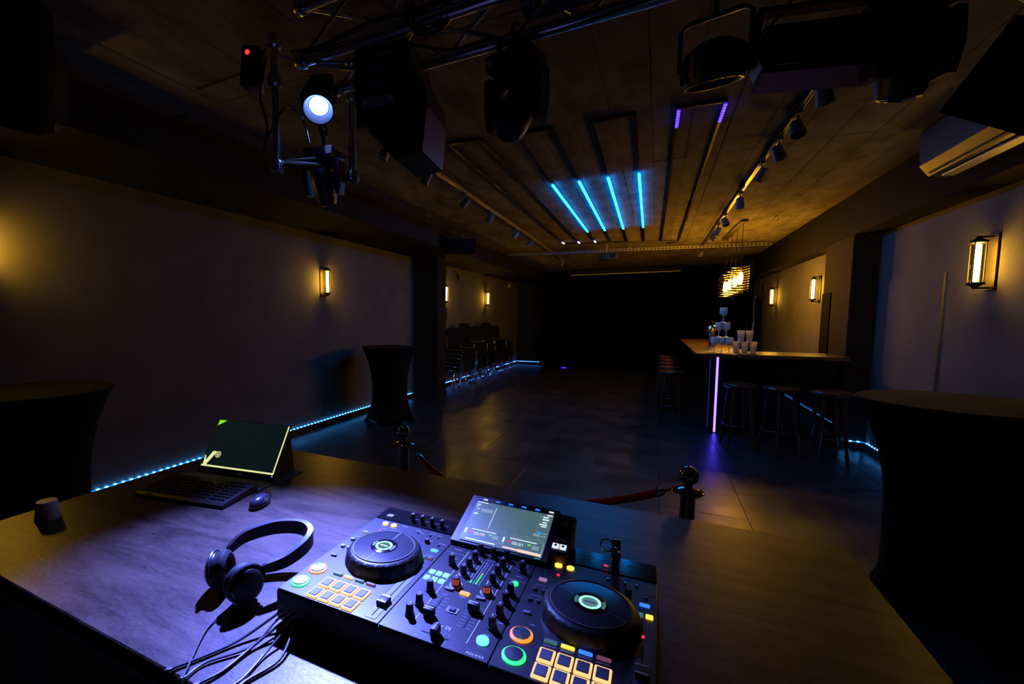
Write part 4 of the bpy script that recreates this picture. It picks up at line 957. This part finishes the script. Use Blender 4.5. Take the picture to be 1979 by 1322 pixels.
b_ = MB(); b_.m = TM @ Matrix.Translation((.072, .080, 0)); b_.lathe([(.0135, .0007), (.0135, .0010), (.011, .0010), (.011, .0007)], 28, ring=True); b_.build('graphic_badge', pale, sN)
b_ = MB(); b_.m = TM @ Matrix.Translation((.072, .080, 0)); b_.lathe([(.0095, .0007), (.0095, .0009), (.0001, .0009)], 24); b_.build('graphic_badge', emis('graphic_olive', (.35, .36, .2), .7), sN)
pR = TM @ Vector((.0672, .0745, .0011)); text('R', .014, pale, sN, tuple(pR), (tilt, 0, 0), 'graphic_letter')
mon('sticker', print_white, .20, .232, .006, .020, 0, .0006)
mon('brand_mark', print_grey, .168, .192, .010, .015, 0, .0005)
mon('power_light', e_lblue, W_ - .010, W_ - .006, .018, .022, 0, .001)
cover_m = mat('cover_grey_blue', (.11, .12, .14), .7, var=.08, scale=30)
MB().rbox(-.030, W_ + .02, -.085, -.002, 0, .004, .001, 1).build('front_flap', cover_m, t)
MB().rbox(.03, W_ + .045, .0, .16, 0, .004, .001, 1).build('rear_flap', cover_m, t)
MB().prism([(.122, .185), (.129, .185), (.158, .004), (.151, .004)], .05, W_ - .01, 'x').build('kick_stand', black_matte, t, smooth=False)
MB().prism([(.010, .004), (.125, .190), (.150, .004)], W_ + .006, W_ + .009, 'x').build('side_flap', black_matte, t, smooth=False)

ka = math.atan2(.067, .388)
t = thing('keyboard', 'black computer keyboard lying before the portable screen', 'keyboard', (-1.68, .936, .870), (0, 0, ka))
KW, KD = .394, .178
MB().prism([(0, .004), (0, .012), (.012, .018), (KD - .006, .026), (KD, .022), (KD, .004)], 0, KW, 'x').build('body', black_plastic, t, smooth=False)
for (a, b_) in ((.03, .02), (KW - .03, .02), (.03, KD - .02), (KW - .03, KD - .02)): MB().cyl((a, b_, 0), (a, b_, .006), .006, n=8).build('foot', black_matte, t)
key_m = mat('key_black', (.022, .022, .026), .28)
def key_me(wd, dp): return MB().add([(-wd / 2, -dp / 2, 0), (wd / 2, -dp / 2, 0), (wd / 2, dp / 2, 0), (-wd / 2, dp / 2, 0), (-wd / 2 + .0018, -dp / 2 + .0018, .0055), (wd / 2 - .0018, -dp / 2 + .0018, .0055), (wd / 2 - .0018, dp / 2 - .0010, .0055), (-wd / 2 + .0018, dp / 2 - .0010, .0055)], [(4, 5, 6, 7), (0, 1, 5, 4), (1, 2, 6, 5), (2, 3, 7, 6), (3, 0, 4, 7)]).mesh(False)
k1 = key_me(.0158, .0158); kf = key_me(.0140, .0105); ks = key_me(.098, .0158); k2 = key_me(.026, .0158)
def kz(y): return .017 + (.0245 - .017) * (y - .012) / (KD - .018)
for r_ in range(6):
    y = .030 + r_ * .0212 if r_ < 5 else .030 + 5 * .0212 + .002
    xs = []
    if r_ == 0: xs = [(.018, k1), (.038, k1), (.056, k1), (.120, ks), (.185, k1), (.203, k1), (.222, k2)]
    elif r_ == 5: xs = [(.016 + i * .0172, kf) for i in range(13)]
    elif r_ == 1: xs = [(.022, k2)] + [(.046 + i * .0172, k1) for i in range(10)] + [(.225, k2)]
    else: xs = [(.016 + (r_ % 3) * .002 + i * .0172, k1) for i in range(13)]
    xs += [(.252 + i * .0172, k1 if r_ < 5 else kf) for i in range(3)] + [(.316 + i * .0172, k1 if r_ < 5 else kf) for i in range(4)]
    for (x, me) in xs: put('key', me, key_m, t, (x + .004, y, kz(y)), (.045, 0, 0))
MB().rbox(.050, .072, .004, .010, .014, .0165, .001, 1).build('logo', print_grey, t)
t = thing('computer_mouse', 'small dark blue computer mouse beside the keyboard', 'mouse', (-1.212, 1.090, .870), (0, 0, .35))
V = []; F = []; nu, nv = 24, 10
for i in range(nv + 1):
    ph = PI / 2 * i / nv
    for j in range(nu):
        th = 2 * PI * j / nu; r = math.cos(ph) ** .7 if i < nv else 0
        V.append((.030 * r * math.cos(th), .052 * r * math.sin(th) * (1 - .05 * math.sin(th)), .006 + .030 * math.sin(ph) * (1 - .12 * math.sin(th) * r)))
for i in range(nv):
    for j in range(nu): F.append((i * nu + j, i * nu + (j + 1) % nu, (i + 1) * nu + (j + 1) % nu, (i + 1) * nu + j))
MB().add(V, F).build('shell', mat('mouse_blue', (.030, .036, .055), .30), t)
MB().lathe([(.024, 0), (.027, .004), (.026, .008)], 20).build('base', black_matte, t)
MB().cyl((-.003, .032, .028), (.003, .032, .028), .007, n=12).build('wheel', black_plastic, t)
cable('thin black mouse cable running behind the keyboard', [(-1.225, 1.140, .880), (-1.240, 1.165, .876), (-1.27, 1.185, .874), (-1.32, 1.20, .884), (-1.36, 1.22, .878)], .0018)
t = thing('upturned_cup', 'small pale upturned cup at the left end of the desk', 'cup', (-1.743, .700, .870))
MB().lathe([(.0335, 0), (.034, .003), (.0285, .058), (.0265, .060), (.0001, .060)], 28).build('body', mat('cup_grey', (.65, .65, .68), .4, var=.05), t)
MB().torus((0, 0, .002), .0335, .0018, 28, 6).build('rim', mat('cup_rim', (.5, .5, .52), .35), t)

# ------------------------------------------------------------------ headphones and desk cables
t = thing('headphones', 'black over-ear headphones lying against the left side of the controller', 'headphones', (-.862, .703, .870))
hp = mat('headphone_black', (.020, .020, .023), .42); hpad = mat('ear_pad', (.012, .012, .013), .65)
def ear(cx, cy, cz, yaw, tilt_):
    M_ = Matrix.Translation((cx, cy, cz)) @ Matrix.Rotation(yaw, 4, 'Z') @ Matrix.Rotation(PI / 2 + tilt_, 4, 'Y')
    b_ = MB(); b_.m = M_; b_.lathe([(.0001, -.028), (.026, -.027), (.036, -.020), (.039, -.006), (.039, .002)], 28); p = b_.build('ear_cup', hp, t)
    b_ = MB(); b_.m = M_; b_.torus((0, 0, -.008), .0390, .0022, 28, 6); b_.build('trim_ring', dark_steel, p)
    b_ = MB(); b_.m = M_; b_.lathe([(.039, .002), (.043, .008), (.042, .018), (.034, .024), (.024, .020), (.022, .008), (.0001, .006)], 28); b_.build('ear_pad', hpad, p)
    b_ = MB(); b_.m = M_; b_.tube([(.043 * math.cos(a), .043 * math.sin(a), -.012) for a in [PI * .5 + PI * k / 10 for k in range(11)]], .004, 6); b_.build('fork', hp, p)
ear(-.055, -.005, .046, .55, -.12); ear(.045, -.020, .046, 2.9, .10)
band = smooth_path([(-.070, .030, .072), (-.062, .075, .090), (-.022, .135, .098), (.036, .168, .098), (.082, .158, .092), (.098, .118, .082), (.088, .060, .070), (.066, .012, .070)], 7)
V = []; F = []
pts = [Vector(p) for p in band]
cen = Vector((.03, .06, .085))
for i, p in enumerate(pts):
    dn = (pts[min(i + 1, len(pts) - 1)] - pts[max(i - 1, 0)]).normalized(); up_ = Vector((0, 0, 1)); nn = dn.cross(up_).normalized(); up_ = nn.cross(dn)
    f_ = math.sin(PI * i / (len(pts) - 1)) ** .5; wd = .007 + .011 * f_; th = .004 + .003 * f_
    for (a, b_) in ((-1, -1), (1, -1), (1, 1), (-1, 1)): V.append(tuple(p + nn * th * a + up_ * wd * b_))
for i in range(len(pts) - 1):
    for j in range(4): F.append((i * 4 + j, i * 4 + (j + 1) % 4, (i + 1) * 4 + (j + 1) % 4, (i + 1) * 4 + j))
F += [(3, 2, 1, 0), tuple(range(len(V) - 4, len(V)))]
MB().add(V, F).build('headband', hp, t)
zc = .8745
cable('thin black headphone cable dropping off the desk front edge', [(-.812, .668, .900), (-.822, .645, .880), (-.820, .60, zc), (-.80, .56, zc), (-.755, .50, zc), (-.73, .468, .868), (-.72, .455, .78), (-.71, .45, .6)], .0022)
starts = [(-.690, .664, .900), (-.675, .664, .898), (-.660, .664, .900), (-.640, .664, .900), (-.625, .664, .898)]
ends = [(-.775, .470), (-.735, .470), (-.70, .470), (-.655, .470), (-.625, .470)]
labs = ['leftmost black cable leading from the controller front over the desk edge', 'second black cable from the left leading over the desk edge', 'middle black cable leading from the controller front over the desk edge', 'fourth black cable from the left leading over the desk edge', 'rightmost black cable leading from the controller front over the desk edge']
for i, (s, e) in enumerate(zip(starts, ends)):
    mx = (s[0] * .6 + e[0] * .4)
    cable(labs[i], [s, (s[0] - .008, s[1] - .018, .893), (mx + .012 * math.sin(i * 2), .585, zc + .002), (mx * .4 + e[0] * .6 - .012 * math.sin(i * 1.7), .52, zc), (e[0], e[1] + .012, zc), (e[0] - .005, e[1] - .004, .868), (e[0] - .008, e[1] - .012, .78), (e[0] - .01, e[1] - .02, .55)], .0032 if i % 2 == 0 else .0026, 7)
